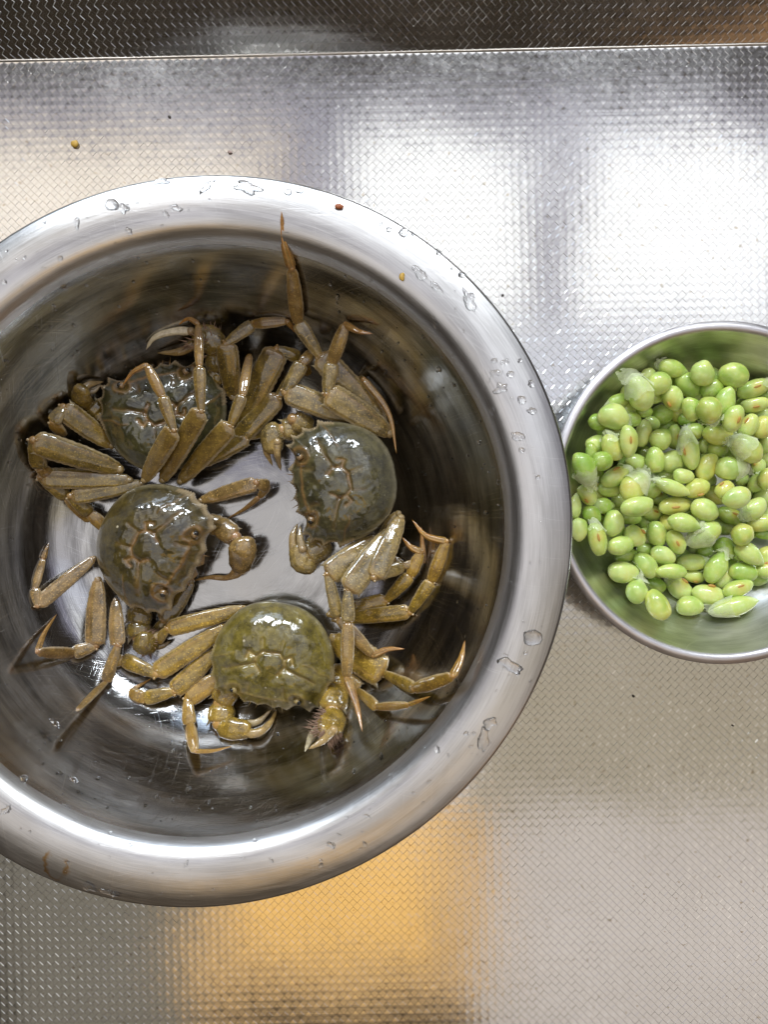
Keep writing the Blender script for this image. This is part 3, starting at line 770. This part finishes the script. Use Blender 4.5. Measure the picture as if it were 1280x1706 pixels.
# --- C: right crab facing left
Cc = make_crab('grey olive crab on the right side of the basin, facing left', (574, 802), .034, 104, (-.985, .17), MC, pitch=R(-2), roll=R(-3), H=.36, amp=.8, seed=3)
leg(Cc, LC, [(600, 702, 28), (476, 652, 36), (504, 604, 38), (522, 584, 34)], [40, 28, 20], seed=21, hair=.2)
leg(Cc, LC, [(650, 722, 28), (545, 655, 44), (553, 604, 46), (576, 540, 46), (621, 556, 42)], [44, 28, 25, 12], dcurve=4, seed=22, hair=.9)
leg(Cc, LC, [(632, 694, 26), (532, 592, 40), (496, 536, 46), (486, 446, 74), (469, 352, 103)], [42, 27, 26, 15], dcurve=-4, seed=24, hair=.2, horn=1.)
leg(Cc, LC, [(640, 700, 26), (588, 632, 30), (596, 634, 24), (606, 632, 36), (661, 756, 34)], [34, 14, 16, 12], dcurve=-15, seed=26, hair=.1, horn=.6)
leg(Cc, LC, [(628, 898, 26), (546, 958, 38), (565, 1030, 36), (622, 1092, 34), (674, 1081, 36)], [42, 24, 24, 12], dcurve=-5, seed=27, hair=.4, horn=1.)
leg(Cc, LC, [(652, 884, 28), (580, 984, 44), (580, 1038, 46), (578, 1130, 44), (604, 1219, 22)], [42, 24, 24, 14], dcurve=-3, seed=28, hair=.3, horn=1.)
leg(Cc, LC, [(668, 862, 28), (624, 962, 42), (672, 943, 24), (706, 935, 14), (702, 878, 22)], [36, 24, 16, 11], seed=30, hair=.4, horn=1.)
leg(Cc, LC, [(664, 855, 26), (640, 900, 18), (652, 930, 12), (672, 940, 8)], [30, 20, 16], seed=32, hair=.1)
claw(Cc, LC, ((520, 712, 24), (488, 698, 30), 34), ((500, 712, 24), (470, 716, 26), 36), ([(470, 716, 26), (454, 726, 26), (456, 756, 24)], 40),
     [([(446, 730, 26), (444, 752, 24), (454, 776, 20)], 15, .1), ([(462, 736, 28), (462, 758, 26), (468, 784, 20)], 15, .1)], seed=7)
claw(Cc, LC, ((546, 898, 18), (520, 918, 20), 44), ((548, 905, 18), (510, 926, 22), 42), ([(528, 936, 20), (505, 936, 22), (496, 906, 22)], 40),
     [([(490, 920, 22), (488, 894, 22), (496, 872, 20)], 16, .1), ([(504, 914, 26), (500, 896, 26), (500, 876, 24)], 15, .3)], seed=8)
claw_c = None

# --- D: bottom crab facing down
Dc = make_crab('yellow olive crab nearest the bottom of the basin facing down with a glossy wet shell', (457, 1090), .026, 105, (-.17, .985), MD, pitch=R(-3), roll=R(2), H=.38, amp=1.3, seed=4, spiky=.45)
leg(Dc, LD, [(408, 1014, 16), (278, 1048, 20), (262, 1068, 14), (244, 1082, 8)], [30, 20, 16], seed=31, hair=.2)
leg(Dc, LD, [(376, 1044, 16), (258, 1122, 20), (204, 1098, 14), (180, 1106, 9)], [35, 30, 22], seed=33, hair=.9)
leg(Dc, LD, [(362, 1084, 14), (288, 1152, 18), (240, 1164, 16), (216, 1152, 14), (252, 1130, 8)], [33, 28, 24, 8], seed=34, hair=1.)
leg(Dc, LD, [(372, 1124, 14), (312, 1164, 16), (316, 1208, 16), (325, 1252, 14), (387, 1243, 13)], [34, 26, 24, 8], dcurve=3, seed=36, hair=.3, warm=.35, horn=.7)
leg(Dc, LD, [(548, 1024, 12), (644, 1000, 16), (684, 958, 22), (702, 920, 24), (670, 895, 22)], [28, 26, 24, 13], dcurve=-4, seed=37, hair=1., horn=1.)
leg(Dc, LD, [(556, 1032, 10), (684, 1019, 16), (719, 968, 26), (744, 902, 32), (687, 866, 30)], [27, 25, 24, 13], dcurve=-10, seed=38, hair=1., horn=1.)
leg(Dc, LD, [(556, 1064, 14), (640, 1122, 20), (692, 1147, 22), (755, 1126, 30), (775, 1067, 40)], [56, 24, 24, 13], dcurve=3, seed=39, hair=.1, horn=.8)
leg(Dc, LD, [(560, 1110, 12), (596, 1150, 18), (628, 1178, 18), (682, 1174, 22), (717, 1160, 26)], [32, 21, 16, 8], seed=40, hair=.1, warm=.3, horn=.8)
claw(Dc, LD, ((386, 1140, 18), (366, 1172, 18), 40), ((372, 1170, 16), (366, 1206, 16), 44), ([(362, 1208, 14), (384, 1214, 14), (418, 1216, 12)], 38),
     [([(410, 1222, 10), (432, 1220, 10), (450, 1204, 12), (461, 1182, 14)], 16, .2), ([(408, 1206, 16), (430, 1202, 16), (452, 1182, 16)], 14, .5)], seed=9)
claw(Dc, LD, ((552, 1124, 16), (560, 1148, 16), 38), ((560, 1142, 18), (554, 1184, 20), 46), ([(562, 1184, 20), (552, 1206, 18), (534, 1226, 14)], 44),
     [([(536, 1210, 14), (520, 1226, 12), (508, 1252, 9)], 18, .9), ([(556, 1216, 12), (538, 1234, 10), (514, 1248, 8)], 15, .2)], fur=260, seed=10)

#CRABS_END
# ------------------------------------------------------------------ soybeans (positions measured in an enlarged crop of the photograph)
M_bean = bean_mat("soybean", (.42, .57, .11), (.58, .69, .22), (.62, .64, .16))
M_beand = bean_mat("soybean_deep_green", (.26, .42, .05), (.36, .52, .09), (.44, .48, .09))
M_beany = bean_mat("soybean_pale", (.54, .62, .15), (.62, .66, .15), (.58, .50, .10))
M_skin = skin_mat()
M_scar = plain_mat("bean_scar", (.46, .25, .045), .4)
# X, Y (zoomed crop), length, width, angle, flags (s scar, S scar on the edge, k loose skin, t pointed, d deep green, y yellowish), layer
BEANS = [
(575,265,138,82,-12,'kt',2),(720,290,118,108,-60,'',2),(862,298,140,114,-12,'',2),(955,360,152,82,20,'sk',2),(962,440,132,72,10,'s',1),
(510,340,112,106,20,'y',2),(645,345,132,108,-35,'',1),(760,362,112,88,30,'d',0),(572,410,118,98,-55,'Sy',1),(418,385,166,122,-60,'kyK',2),
(825,425,137,92,80,'y',2),(745,465,122,112,-70,'ky',2),(660,460,112,86,-70,'',1),(315,425,112,72,20,'k',1),(290,500,152,116,-15,'ky',2),
(215,525,92,76,-30,'d',0),(387,507,78,66,-20,'d',1),(475,528,78,62,-30,'',0),(520,490,104,92,0,'d',0),(363,613,147,84,-86,'s',2),
(436,573,126,78,80,'S',1),(515,600,102,98,20,'',1),(583,590,116,72,90,'sy',0),(678,560,82,76,0,'',0),(865,505,128,92,70,'s',2),
(932,538,118,80,62,'S',2),(787,578,144,98,-5,'ky',2),(722,638,80,60,-60,'',1),(650,655,180,88,-78,'SkyK',2),(790,650,92,82,0,'',0),
(925,650,156,112,-35,'kyK',2),(1012,625,92,72,70,'y',1),(995,545,108,92,60,'y',0),(185,665,92,54,90,'d',0),(290,640,132,92,-62,'ky',1),
(240,708,98,90,10,'d',2),(150,740,158,106,-60,'kdK',2),(490,700,120,88,-85,'',2),(570,705,114,102,10,'y',1),(400,712,107,78,-10,'',1),
(300,778,142,86,25,'Sky',2),(392,828,150,116,50,'kyK',2),(738,735,137,92,65,'Sy',1),(850,740,142,110,5,'kyK',1),(625,775,98,70,-8,'',2),
(576,832,168,70,-20,'tk',2),(690,835,118,86,15,'Sy',1),(165,868,108,78,-45,'S',1),(113,920,116,62,86,'t',1),(130,1030,107,78,86,'',1),
(245,915,107,76,0,'tkd',0),(190,960,98,80,-40,'d',0),(405,918,154,94,8,'y',2),(288,1000,126,92,76,'y',2),(215,1075,152,86,-78,'sky',2),
(325,1105,130,88,12,'',2),(395,1058,108,92,-40,'Sy',1),(498,1050,117,90,-80,'',1),(588,1090,114,80,-62,'sy',1),(585,920,157,82,6,'sky',2),
(725,940,134,98,-22,'',2),(630,1003,152,86,-14,'tk',2),(725,1050,156,106,30,'kyK',1),(875,878,130,98,20,'',2),(848,960,122,76,-22,'sd',1),
(960,930,128,90,38,'k',2),(815,1018,108,78,-14,'',0),(905,1055,102,98,50,'y',2),(825,1120,110,98,-58,'d',1),(940,1145,146,90,-38,'t',1),
(528,1155,124,84,-22,'',1),(668,1185,144,78,0,'k',1),(782,1208,160,95,60,'tk',2),(565,1232,144,68,0,'',2),(340,1232,148,100,-8,'k',1),
(443,1200,132,92,-48,'y',1),(607,1305,136,90,-42,'Sky',1),(495,1290,97,70,-22,'d',0),(405,1322,116,104,70,'kt',1),(505,1385,148,104,-62,'y',1),
(655,1395,124,90,0,'',1),(742,1335,148,98,-8,'Sy',1),(883,1308,142,74,18,'s',1),(870,1392,210,88,13,'tkK',2),(815,1258,112,80,62,'Sy',0),
(912,1230,132,92,-5,'y',0),(675,1252,98,62,-8,'Sy',0),(272,842,108,72,-10,'',0),(470,828,102,92,40,'k',0),(512,882,82,62,0,'S',0),
(370,972,108,76,-10,'d',0),(475,948,98,74,-20,'sy',0),(820,842,92,82,42,'Sy',1),(975,808,104,74,50,'k',0),(352,1155,104,66,15,'d',0),
(445,1130,88,66,-10,'d',0),(738,1130,92,70,10,'d',0),(1003,1000,140,86,5,'y',1),(1016,1220,92,74,15,'Sy',0),(1020,790,104,74,68,'sy',1),
(978,730,76,66,80,'S',0),(1006,1052,86,52,-5,'d',0),(1012,880,96,84,30,'k',0),(440,472,76,56,0,'d',0),(640,510,82,62,0,'d',0),(320,893,78,62,0,'',0),
(905,430,60,52,0,'d',0),(900,795,70,60,20,'k',0),(640,880,80,60,0,'d',0)]
def bean_mesh(L, W, Th, pointed, rs, scar_side):
    nu, nv = 22, 18; V = []; T = []; Fc = []
    kid = rs.uniform(.02, .13); egg = rs.uniform(-.12, .12); sd = rs.uniform(0, 50)
    for i in range(nu+1):
        t = math.pi*i/nu; x = -math.cos(t); r = math.sin(t)**(.92)
        r *= 1+egg*x
        if pointed and x > 0: r *= (1-.55*x**2); 
        for k in range(nv):
            a = 2*math.pi*k/nv; y = r*math.cos(a); z = r*math.sin(a)
            y += kid*(1-x*x)*2*(-1 if scar_side > 0 else 1)*(.5)
            q = 1+.07*mnoise.noise((x*1.3+sd, y*1.3, z*1.3))+.02*mnoise.noise((x*4+sd, y*4, z*4))
            V.append(Vector((x*L/2*q*(1.05 if pointed and x > 0 else 1), y*W/2*q, z*Th/2*q)))
            g = max(0, x-.45)*1.6*(.5+.5*math.cos(a*2+sd)) if pointed else 0
            T.append((0, min(1, g), 0))
    for i in range(nu):
        for k in range(nv):
            Fc.append((i*nv+k, i*nv+(k+1) % nv, (i+1)*nv+(k+1) % nv, (i+1)*nv+k))
    return V, T, Fc
def bean_surf(L, W, Th, x, a, k=1.0):
    r = math.sqrt(max(0, 1-x*x)); return Vector((x*L/2*k, r*math.cos(a)*W/2*k, r*math.sin(a)*Th/2*k))
def skin_mesh(L, W, Th, rs, end, big):
    """torn translucent skin hanging on one end of a bean"""
    V = []; Fc = []; n = 20; rings = 10 if big else 8; sd = rs.uniform(0, 90)
    x0 = -1.0; x1 = rs.uniform(-.2, .15) if big else rs.uniform(-.62, -.42)
    a0 = rs.uniform(0, 6.28); span = 2*math.pi*(.98 if big else rs.uniform(.6, .8))
    for i in range(rings+1):
        t = i/rings
        for k in range(n+1):
            u = k/n; a = a0+span*u
            xe = x1+.42*mnoise.noise((u*6+sd, .3, 2))+.12*mnoise.noise((u*19+sd, 1.3, 2))
            x = max(-.999, x0+(xe-x0)*t)
            flare = 1.06+.03*mnoise.noise((u*9+sd, t*4, 0))+(.16 if big else .2)*t**5*(1+mnoise.noise((u*7+sd, 4, 4)))
            p = bean_surf(L, W, Th, x, a, flare)
            p.x -= L*.14*(1-t)**2*(1 if not big else .55)
            V.append(p+Vector((0, 0, .0002*mnoise.noise((u*20, t*9, sd)))))
    for i in range(rings):
        for k in range(n):
            if (i == rings-1) and mnoise.noise((k*.7, sd, 1)) > .25: continue
            Fc.append((i*(n+1)+k, i*(n+1)+k+1, (i+1)*(n+1)+k+1, (i+1)*(n+1)+k))
    # a ragged free flap
    b = len(V); m = 6; ln = L*rs.uniform(.18, .34)*(1.3 if big else 1); wd = W*rs.uniform(.25, .45); a = rs.uniform(-.8, .8)
    for i in range(m+1):
        for k in range(m+1):
            t = i/m; u = k/m-.5
            w = wd*(1-.5*t)*(1+.4*mnoise.noise((t*5, u*5, sd)))
            p = Vector((-L*.42-ln*t, u*w*2, W*.08*mnoise.noise((t*4, u*4, sd+3))+W*.10-W*.15*t))
            V.append(p+Vector((0, a*ln*t*.8, 0)))
    for i in range(m):
        for k in range(m):
            if i == m-1 and (k*7+int(sd)) % 3 == 0: continue
            Fc.append((b+i*(m+1)+k, b+i*(m+1)+k+1, b+(i+1)*(m+1)+k+1, b+(i+1)*(m+1)+k))
    if end > 0: V = [Vector((-v.x, v.y, v.z)) for v in V]
    return V, Fc
recs = []
for (X, Y, L, W, ang, fl, lay) in BEANS: recs.append([920+X/2.844, 520+Y/2.844, L*1.05/2.844, W*1.05/2.844, R(ang), fl, lay])
rg = random.Random(5)
for _ in range(900):                                   # beans glimpsed in the gaps of the heap
    X, Y = rg.uniform(120, 1040), rg.uniform(300, 1290); x, y = 920+X/2.844, 520+Y/2.844
    if math.hypot(x-1163, y-800) > 190: continue
    if any(math.hypot(x-q[0], y-q[1]) < (17 if q[6] >= 0 else 25) for q in recs): continue
    recs.append([x, y, rg.uniform(36, 44), rg.uniform(29, 34), rg.uniform(0, 3.1), rg.choice(('d', '', 'y')), -1])
rows = sorted(range(len(recs)), key=lambda i: recs[i][1])
NR = 13; per = math.ceil(len(rows)/NR)
ORD = ['first', 'second', 'third', 'fourth', 'fifth', 'sixth', 'seventh', 'eighth', 'ninth', 'tenth', 'eleventh', 'twelfth', 'thirteenth', 'fourteenth']
place = {}
for q in range(NR):
    rr = sorted(rows[q*per:(q+1)*per], key=lambda i: recs[i][0])
    for k, i in enumerate(rr): place[i] = (q, k, len(rr))
placed = []
for i in sorted(range(len(recs)), key=lambda i: (recs[i][6], recs[i][1])):
    x, y, L, W, ang, fl, lay = recs[i]; rs = random.Random(i*31+7)
    z = .012; Th = (.74+.12*rs.random())*W
    for _ in range(4):
        c = P(x, y, z); Lm, Wm, Tm = px(L, z), px(W, z), px(Th, z)
        rr = math.hypot(c.x-BW.x, c.y-BW.y)
        # deepest allowed: above the bowl wall (sample the ends too)
        need = 0
        for e in (-1, 0, 1):
            ex = c.x+e*math.cos(ang)*Lm*.32; ey = c.y+e*math.sin(ang)*Lm*.32
            re_ = math.hypot(ex-BW.x, ey-BW.y); s = (bowl_z(min(re_+.001, .0975))-bowl_z(max(re_-.001, 0)))/.002
            need = max(need, bowl_z(min(re_, .0975))+(Tm*.5 if e == 0 else Tm*.34)*math.sqrt(1+min(s, 2.5)**2)*.92)
        for (pc, pL, pW, pT, pa) in placed:
            dx, dy = c.x-pc.x, c.y-pc.y; d = math.hypot(dx, dy); th = math.atan2(dy, dx)
            def rad(Lq, Wq, aq): return .5*Lq*Wq/math.sqrt((Wq*math.cos(th-aq))**2+(Lq*math.sin(th-aq))**2)
            R1, R2 = rad(Lm, Wm, ang), rad(pL, pW, pa)
            if d < R1+R2: need = max(need, pc.z+(Tm+pT)*.5*math.sqrt(max(0, 1-(d/(R1+R2))**2))*.80)
        z = need
    c = P(x, y, z); placed.append((c, Lm, Wm, Tm, ang))
    sc = 1 if rs.random() < .5 else -1
    ptd = 't' in fl
    V, T, Fc = bean_mesh(Lm, Wm, Tm, ptd, rs, sc)
    mat = M_beand if 'd' in fl else (M_beany if ('y' in fl and rs.random() < .55) else M_bean)
    flip = Matrix.Rotation(math.pi if (ptd and x < 1100 and 't' in fl and ang == R(-12)) else 0, 4, 'Z')
    if mat is M_beany or 'y' in fl: T = [(.0+.10*max(0, mnoise.noise(v*160)), t[1], 0) for v, t in zip(V, T)]
    o = mesh_obj('soybean', V, Fc, mat=mat, tone=T)
    o.location = c; tx = rs.uniform(-.12, .12)
    # beans on the wall lie along its slope
    rad_ = Vector((c.x-BW.x, c.y-BW.y, 0)); sl = 0
    if rad_.length > .035:
        sl = math.atan((bowl_z(min(rad_.length+.002, .1))-bowl_z(rad_.length-.002))/.004)*.30
    Mx = Matrix.Rotation(sl, 4, Vector((0, 0, 1)).cross(rad_).normalized() if rad_.length > 0 else 'Z').inverted() if sl else Matrix()
    o.rotation_euler = (Mx @ Matrix.Rotation(ang, 4, 'Z') @ flip @ Matrix.Rotation(tx, 4, 'X')).to_euler()
    if 's' in fl or 'S' in fl:
        a = math.pi/2-sc*(.12 if 's' in fl else .85); x0 = rs.uniform(-.2, .25); mb = MB()
        c1 = [bean_surf(Lm, Wm, Tm, x0+t, a, 1.0) for t in (-.26, -.1, .1, .26)]
        mb.loft(c1, Wm*.13, [(0, .15), (.25, .9), (.5, 1.), (.75, .9), (1, .15)], .34, 12, 10, 0, keel=0, groove=.25, rough=.1)
        h = mesh_obj('scar', mb.v, mb.f, mat=M_scar, parent=o)
        me = o.data; ca = me.color_attributes['tone']; arr = np.zeros(len(V)*4, dtype=np.float32); ca.data.foreach_get('color', arr); arr = arr.reshape(-1, 4)
        cc = bean_surf(Lm, Wm, Tm, x0, a)
        for vi, v in enumerate(V):
            d = math.hypot((v.x-cc.x)/1.6, (v-cc).length*.8); arr[vi, 0] = min(1, arr[vi, 0]+.85*math.exp(-(d/(Wm*.26))**2))
        ca.data.foreach_set('color', arr.ravel())
    if 'k' in fl:
        SV, SF = skin_mesh(Lm, Wm, Tm, rs, -1 if rs.random() < .5 else 1, 'K' in fl)
        mesh_obj('loose_skin', SV, SF, mat=M_skin, parent=o)
    q, k, n = place[i]
    size = 'large' if L*W > 4700/2.844**2*2.9 else ('small' if L*W < 7600/8.09 else '')
    colw = 'deep green' if 'd' in fl else ('yellowish green' if 'y' in fl else 'bright green')
    shp = 'pointed' if ptd else ('roundish' if W/L > .85 else ('slim' if W/L < .58 else 'oval'))
    feat = []
    if 's' in fl or 'S' in fl: feat.append('brown scar')
    if 'k' in fl: feat.append('torn skin')
    ft = ' with '+', '.join(feat) if feat else ''
    pos = ('leftmost' if k == 0 else ('rightmost' if k == n-1 else ORD[k]+' from left'))
    row = 'top' if q == 0 else ('lowest' if q == NR-1 else ORD[q])
    lab = f"{size} {colw} {shp} soybean{ft}, {pos} in {row} row".strip().replace('  ', ' ')
    tag(o, lab, 'soybean', 'shelled soybeans heaped in the small bowl')
# shallow water standing between the beans
zw = .0125; V = [Vector((0, 0, 0))]; Fc = []; rw = float(np.interp(zw, BNZ, BNR))-.0004
for k in range(64):
    a = 2*math.pi*k/64; V.append(Vector((rw*math.cos(a), rw*math.sin(a), 0)))
for k in range(64): Fc.append((0, 1+k, 1+(k+1) % 64))
o = mesh_obj('water', V, Fc, mat=M_film); o.location = (BW.x, BW.y, zw); o['kind'] = 'stuff'
#BEANS_END
# ------------------------------------------------------------------ water drops, crumbs
def rim_point(x, y, cen=BC, zf=basin_z, rmax=.1996):
    z = .09; oval = cen is BC
    def er(p):
        a = math.atan2(p.y-cen.y, p.x-cen.x); return math.hypot(p.x-cen.x, p.y-cen.y)/(ell(a) if oval else 1)
    for _ in range(12):
        p = P(x, y, z); r = er(p); z = zf(min(r, rmax))
    p = P(x, y, z); d = Vector((p.x-cen.x, p.y-cen.y, 0)); r = er(p); d.normalize()
    if r > rmax:
        p = Vector(cen)+d*(rmax*(ell(math.atan2(d.y, d.x)) if oval else 1)); p.z = zf(rmax); r = rmax-.0009
    s = (zf(min(r+.0008, rmax))-zf(r-.0008))/.0016
    n = Vector((-d.x*s, -d.y*s, 1)).normalized(); return p, n
def drop_mesh(mb, p, n, L, W, ang, h, rs, lobes=.25):
    T = Vector((math.cos(ang), math.sin(ang), 0)); T = (T-n*T.dot(n)).normalized(); S = n.cross(T)
    m, rg = 20, 6; base = len(mb.v); sd = rs.uniform(0, 99)
    mb.v.append(p+n*h); mb.c.append((0, 0, 0))
    for i in range(1, rg+1):
        t = i/rg
        for k in range(m):
            a = 2*math.pi*k/m; q = 1+lobes*mnoise.noise((math.cos(a)*1.7+sd, math.sin(a)*1.7, sd))*2
            hh = h*(1-t*t)*(1+.3*lobes*mnoise.noise((t*3*math.cos(a)+sd, t*3*math.sin(a), 0)))-(.00025 if i == rg else 0)
            mb.v.append(p+T*(L/2*t*q*math.cos(a))+S*(W/2*t*q*math.sin(a))+n*hh); mb.c.append((0, 0, 0))
    for k in range(m): mb.f.append((base, base+1+k, base+1+(k+1) % m)); mb.mi.append(0)
    for i in range(rg-1):
        for k in range(m):
            a = base+1+i*m+k; b = base+1+i*m+(k+1) % m; mb.f.append((a, a+m, b+m, b)); mb.mi.append(0)
    c = len(mb.v); mb.v.append(p-n*.0003); mb.c.append((0, 0, 0))
    for k in range(m): mb.f.append((c, base+1+(rg-1)*m+(k+1) % m, base+1+(rg-1)*m+k)); mb.mi.append(0)
# px, py, length px, width px, angle (seen, degrees), label
DROPS = [
(268,302,30,14,10,'long flat water drop near the top of the basin rim, left of the middle'),
(345,310,30,13,50,'slanting water drop right of the flat one at the rim top'),
(186,340,22,24,60,'ragged water patch on the upper left of the basin rim'),
(205,346,16,20,30,'smaller water drop beside the ragged patch on the upper left rim'),
(412,312,52,20,-15,'widest water smear on the top of the basin rim'),
(480,320,14,12,-30,'faint drop right of the widest smear on the rim'),
(500,318,16,10,20,'small bent drop right of the widest smear, nearer the outer edge'),
(293,345,22,12,-35,'water drop on the inner bend below the flat drop at the rim top'),
(215,386,14,9,-60,'dark tear shaped drop at the inner edge of the upper left rim'),
(185,427,11,10,70,'dark drop running down the upper left wall'),
(648,382,11,11,0,'small round drop left of the heart shaped drop'),
(673,388,20,19,-40,'heart shaped drop on the upper right rim'),
(688,390,8,9,0,'tiny drop just right of the heart shaped drop'),
(732,420,14,10,-70,'drop hanging at the outer edge of the upper right rim'),
(770,458,14,16,-60,'round clear drop close to the outer edge of the upper right rim'),
(754,448,8,8,0,'tiny drop left of the round clear edge drop'),
(700,455,32,16,-45,'wrinkled water streak where the upper right rim bends inward'),
(727,478,30,12,-50,'lower end of the wrinkled streak on the inner bend'),
(783,500,44,20,-60,'pale smeared water patch on the upper right rim'),
(728,542,13,14,0,'round drop on the inner wall under the upper right rim'),
(732,615,12,13,0,'round drop lower on the right inner wall'),
(705,561,9,9,0,'tiny round drop on the inner wall left of the round one'),
(824,601,13,10,20,'top left drop of the cluster on the right rim'),
(842,604,20,12,30,'slanting top drop of the cluster on the right rim'),
(867,601,11,8,30,'small top right drop of the cluster on the right rim'),
(827,623,24,14,25,'elongated left drop of the cluster on the right rim'),
(851,624,13,14,70,'middle drop of the cluster on the right rim'),
(836,647,26,20,-10,'largest drop of the cluster on the right rim'),
(886,640,17,13,10,'drop at the outer side of the cluster on the right rim'),
(870,666,18,15,-20,'notched drop below the cluster on the right rim'),
(886,684,17,13,-10,'lowest outer drop below the cluster on the right rim'),
(864,727,18,22,70,'tall irregular drop on the right rim, well below the cluster'),
(821,685,11,13,80,'dark drop on the inner bend beside the cluster'),
(870,750,10,12,60,'little drop below the tall irregular drop'),
(897,795,9,9,-20,'lone little drop on the middle of the right rim'),
(888,1062,32,30,20,'big blob of water on the lower right rim, uppermost of three'),
(850,1108,46,20,-25,'wide water smear on the lower right rim, middle of three'),
(876,1088,7,9,80,'tiny drop between the big blob and the wide smear'),
(818,1205,26,22,30,'upper lobe of the long puddle on the lower right rim'),
(806,1232,18,40,-12,'long tail of the puddle on the lower right rim'),
(777,1222,9,8,0,'left one of the two small drops beside the puddle'),
(790,1222,7,7,0,'right one of the two small drops beside the puddle'),
(728,1248,12,14,0,'drop on the inner bend left of the puddle'),
(40,1296,13,13,0,'round drop on the lower left inner wall'),
(122,1298,20,9,-30,'wavy drop on the lower left inner wall'),
(92,1205,22,10,-40,'slanting drop on the left lower wall below the crab leg'),
(215,1407,12,8,0,'tiny drop on the inner side of the bottom rim'),
(148,1478,24,16,-20,'left end of the water streak on the bottom rim'),
(182,1486,40,13,-12,'long wavy water streak on the bottom rim near the ochre stain'),
(551,1408,16,10,-20,'small smear on the lower rim right of the middle'),
(425,1400,9,7,0,'tiny drop at the inner edge of the bottom rim'),
(10,1350,18,12,30,'smear on the lower left rim by the picture edge'),
(6,470,10,9,0,'drop on the left rim by the picture edge'),
(106,478,12,9,60,'small drop on the left inner wall beside the curved scratch'),
(100,430,10,8,40,'small drop at the inner edge of the left rim'),
]
for i, (x, y, L, W, a, lab) in enumerate(DROPS):
    rs = random.Random(i*17+3); p, n = rim_point(x, y); z = p.z
    Lm, Wm = px(L, z), px(W, z); mb = MB()
    drop_mesh(mb, p, n, Lm, Wm, R(a), min(Lm, Wm)*(.20 if max(L, W) > 18 else .30), rs, .12 if abs(L-W) < 4 else .32)
    o = mesh_obj('water_drop', mb.v, mb.f, mat=M_water, origin=p); tag(o, lab, 'water drop', 'water drops clinging to the basin')
# fine spray nobody could count
mb = MB(); rs = random.Random(99)
for i in range(560):
    a = rs.uniform(0, 6.283); rr = rs.choice((rs.uniform(.118, .168), rs.uniform(.150, .198)))
    x, y = BC.x+rr*ell(a)*math.cos(a), BC.y+rr*ell(a)*math.sin(a); z = basin_z(rr); s = (basin_z(min(rr+.0008, .1993))-basin_z(rr-.0008))/.0016
    n = Vector((-math.cos(a)*s, -math.sin(a)*s, 1)).normalized(); L = rs.uniform(.0006, .0020)*(1.6 if rs.random() < .12 else 1)
    base = len(mb.v); drop_mesh(mb, Vector((x, y, z)), n, L*rs.uniform(1, 2.2), L, a if rr < .168 else rs.uniform(0, 3), L*.22, rs, .25)
o = mesh_obj('water_spray', mb.v, mb.f, mat=M_water); o['kind'] = 'stuff'
mb = MB()
for (x, y, L) in ((1001, 604, 9), (1005, 600, 5), (1016, 588, 5), (984, 636, 4), (1170, 560, 5), (1075, 566, 4), (1115, 600, 4), (1060, 612, 4), (985, 960, 4), (1020, 990, 4)):
    p, n = rim_point(x, y, BW, bowl_z, .0975); p.z += .001 if math.hypot(p.x-BW.x, p.y-BW.y) > .099 else 0
    drop_mesh(mb, p, n, px(L), px(L), 0, px(L)*.25, rs, .2)
o = mesh_obj('bowl_spray', mb.v, mb.f, mat=M_water); o['kind'] = 'stuff'
# crumbs on the counter and rim
M_yellow = plain_mat("dried_yellow_bit", (.50, .30, .04), .5); M_dark = plain_mat("dark_speck", (.03, .02, .012), .6); M_red = plain_mat("red_brown_flake", (.35, .10, .03), .5)
def crumb(x, y, r, mat, lab, sq=(1, 1, .5), rim=False, ang=0):
    if rim: p, n = rim_point(x, y)
    else:
        p = P(x, y, .0004)
    mb = MB(); mb.ball(Vector(p)+Vector((0, 0, px(r)*.4)), px(r), sq, (0, 0, 0), 8, 10, rough=.55)
    o = mesh_obj('crumb', mb.v, mb.f, mat=mat, origin=p); tag(o, lab, 'crumb')
crumb(125, 241, 6.5, M_yellow, 'small yellow crumb lying on the steel counter above the basin at left')
crumb(282, 195, 2.2, M_dark, 'tiny black speck on the counter right of the yellow crumb')
crumb(383, 254, 4, plain_mat("pinkish_smudge", (.30, .20, .16), .5), 'pale brown smudge of dirt on the counter just above the basin', (1, .6, .15))
crumb(565, 345, 6, M_red, 'red brown shell flake stuck on the top right of the basin rim', (1.1, .6, .3), True)
crumb(838, 492, 2.2, M_dark, 'dark speck on the counter beside the upper right rim')
crumb(670, 462, 5, M_yellow, 'yellow brown bit on the inner bend of the upper right rim', (.8, 1.2, .3), True)
crumb(1056, 1160, 2.2, M_dark, 'dark speck on the counter below the bean bowl')
crumb(1222, 1209, 1.5, M_dark, 'tiniest dark speck on the counter below the bean bowl at right')
#DROPS_END
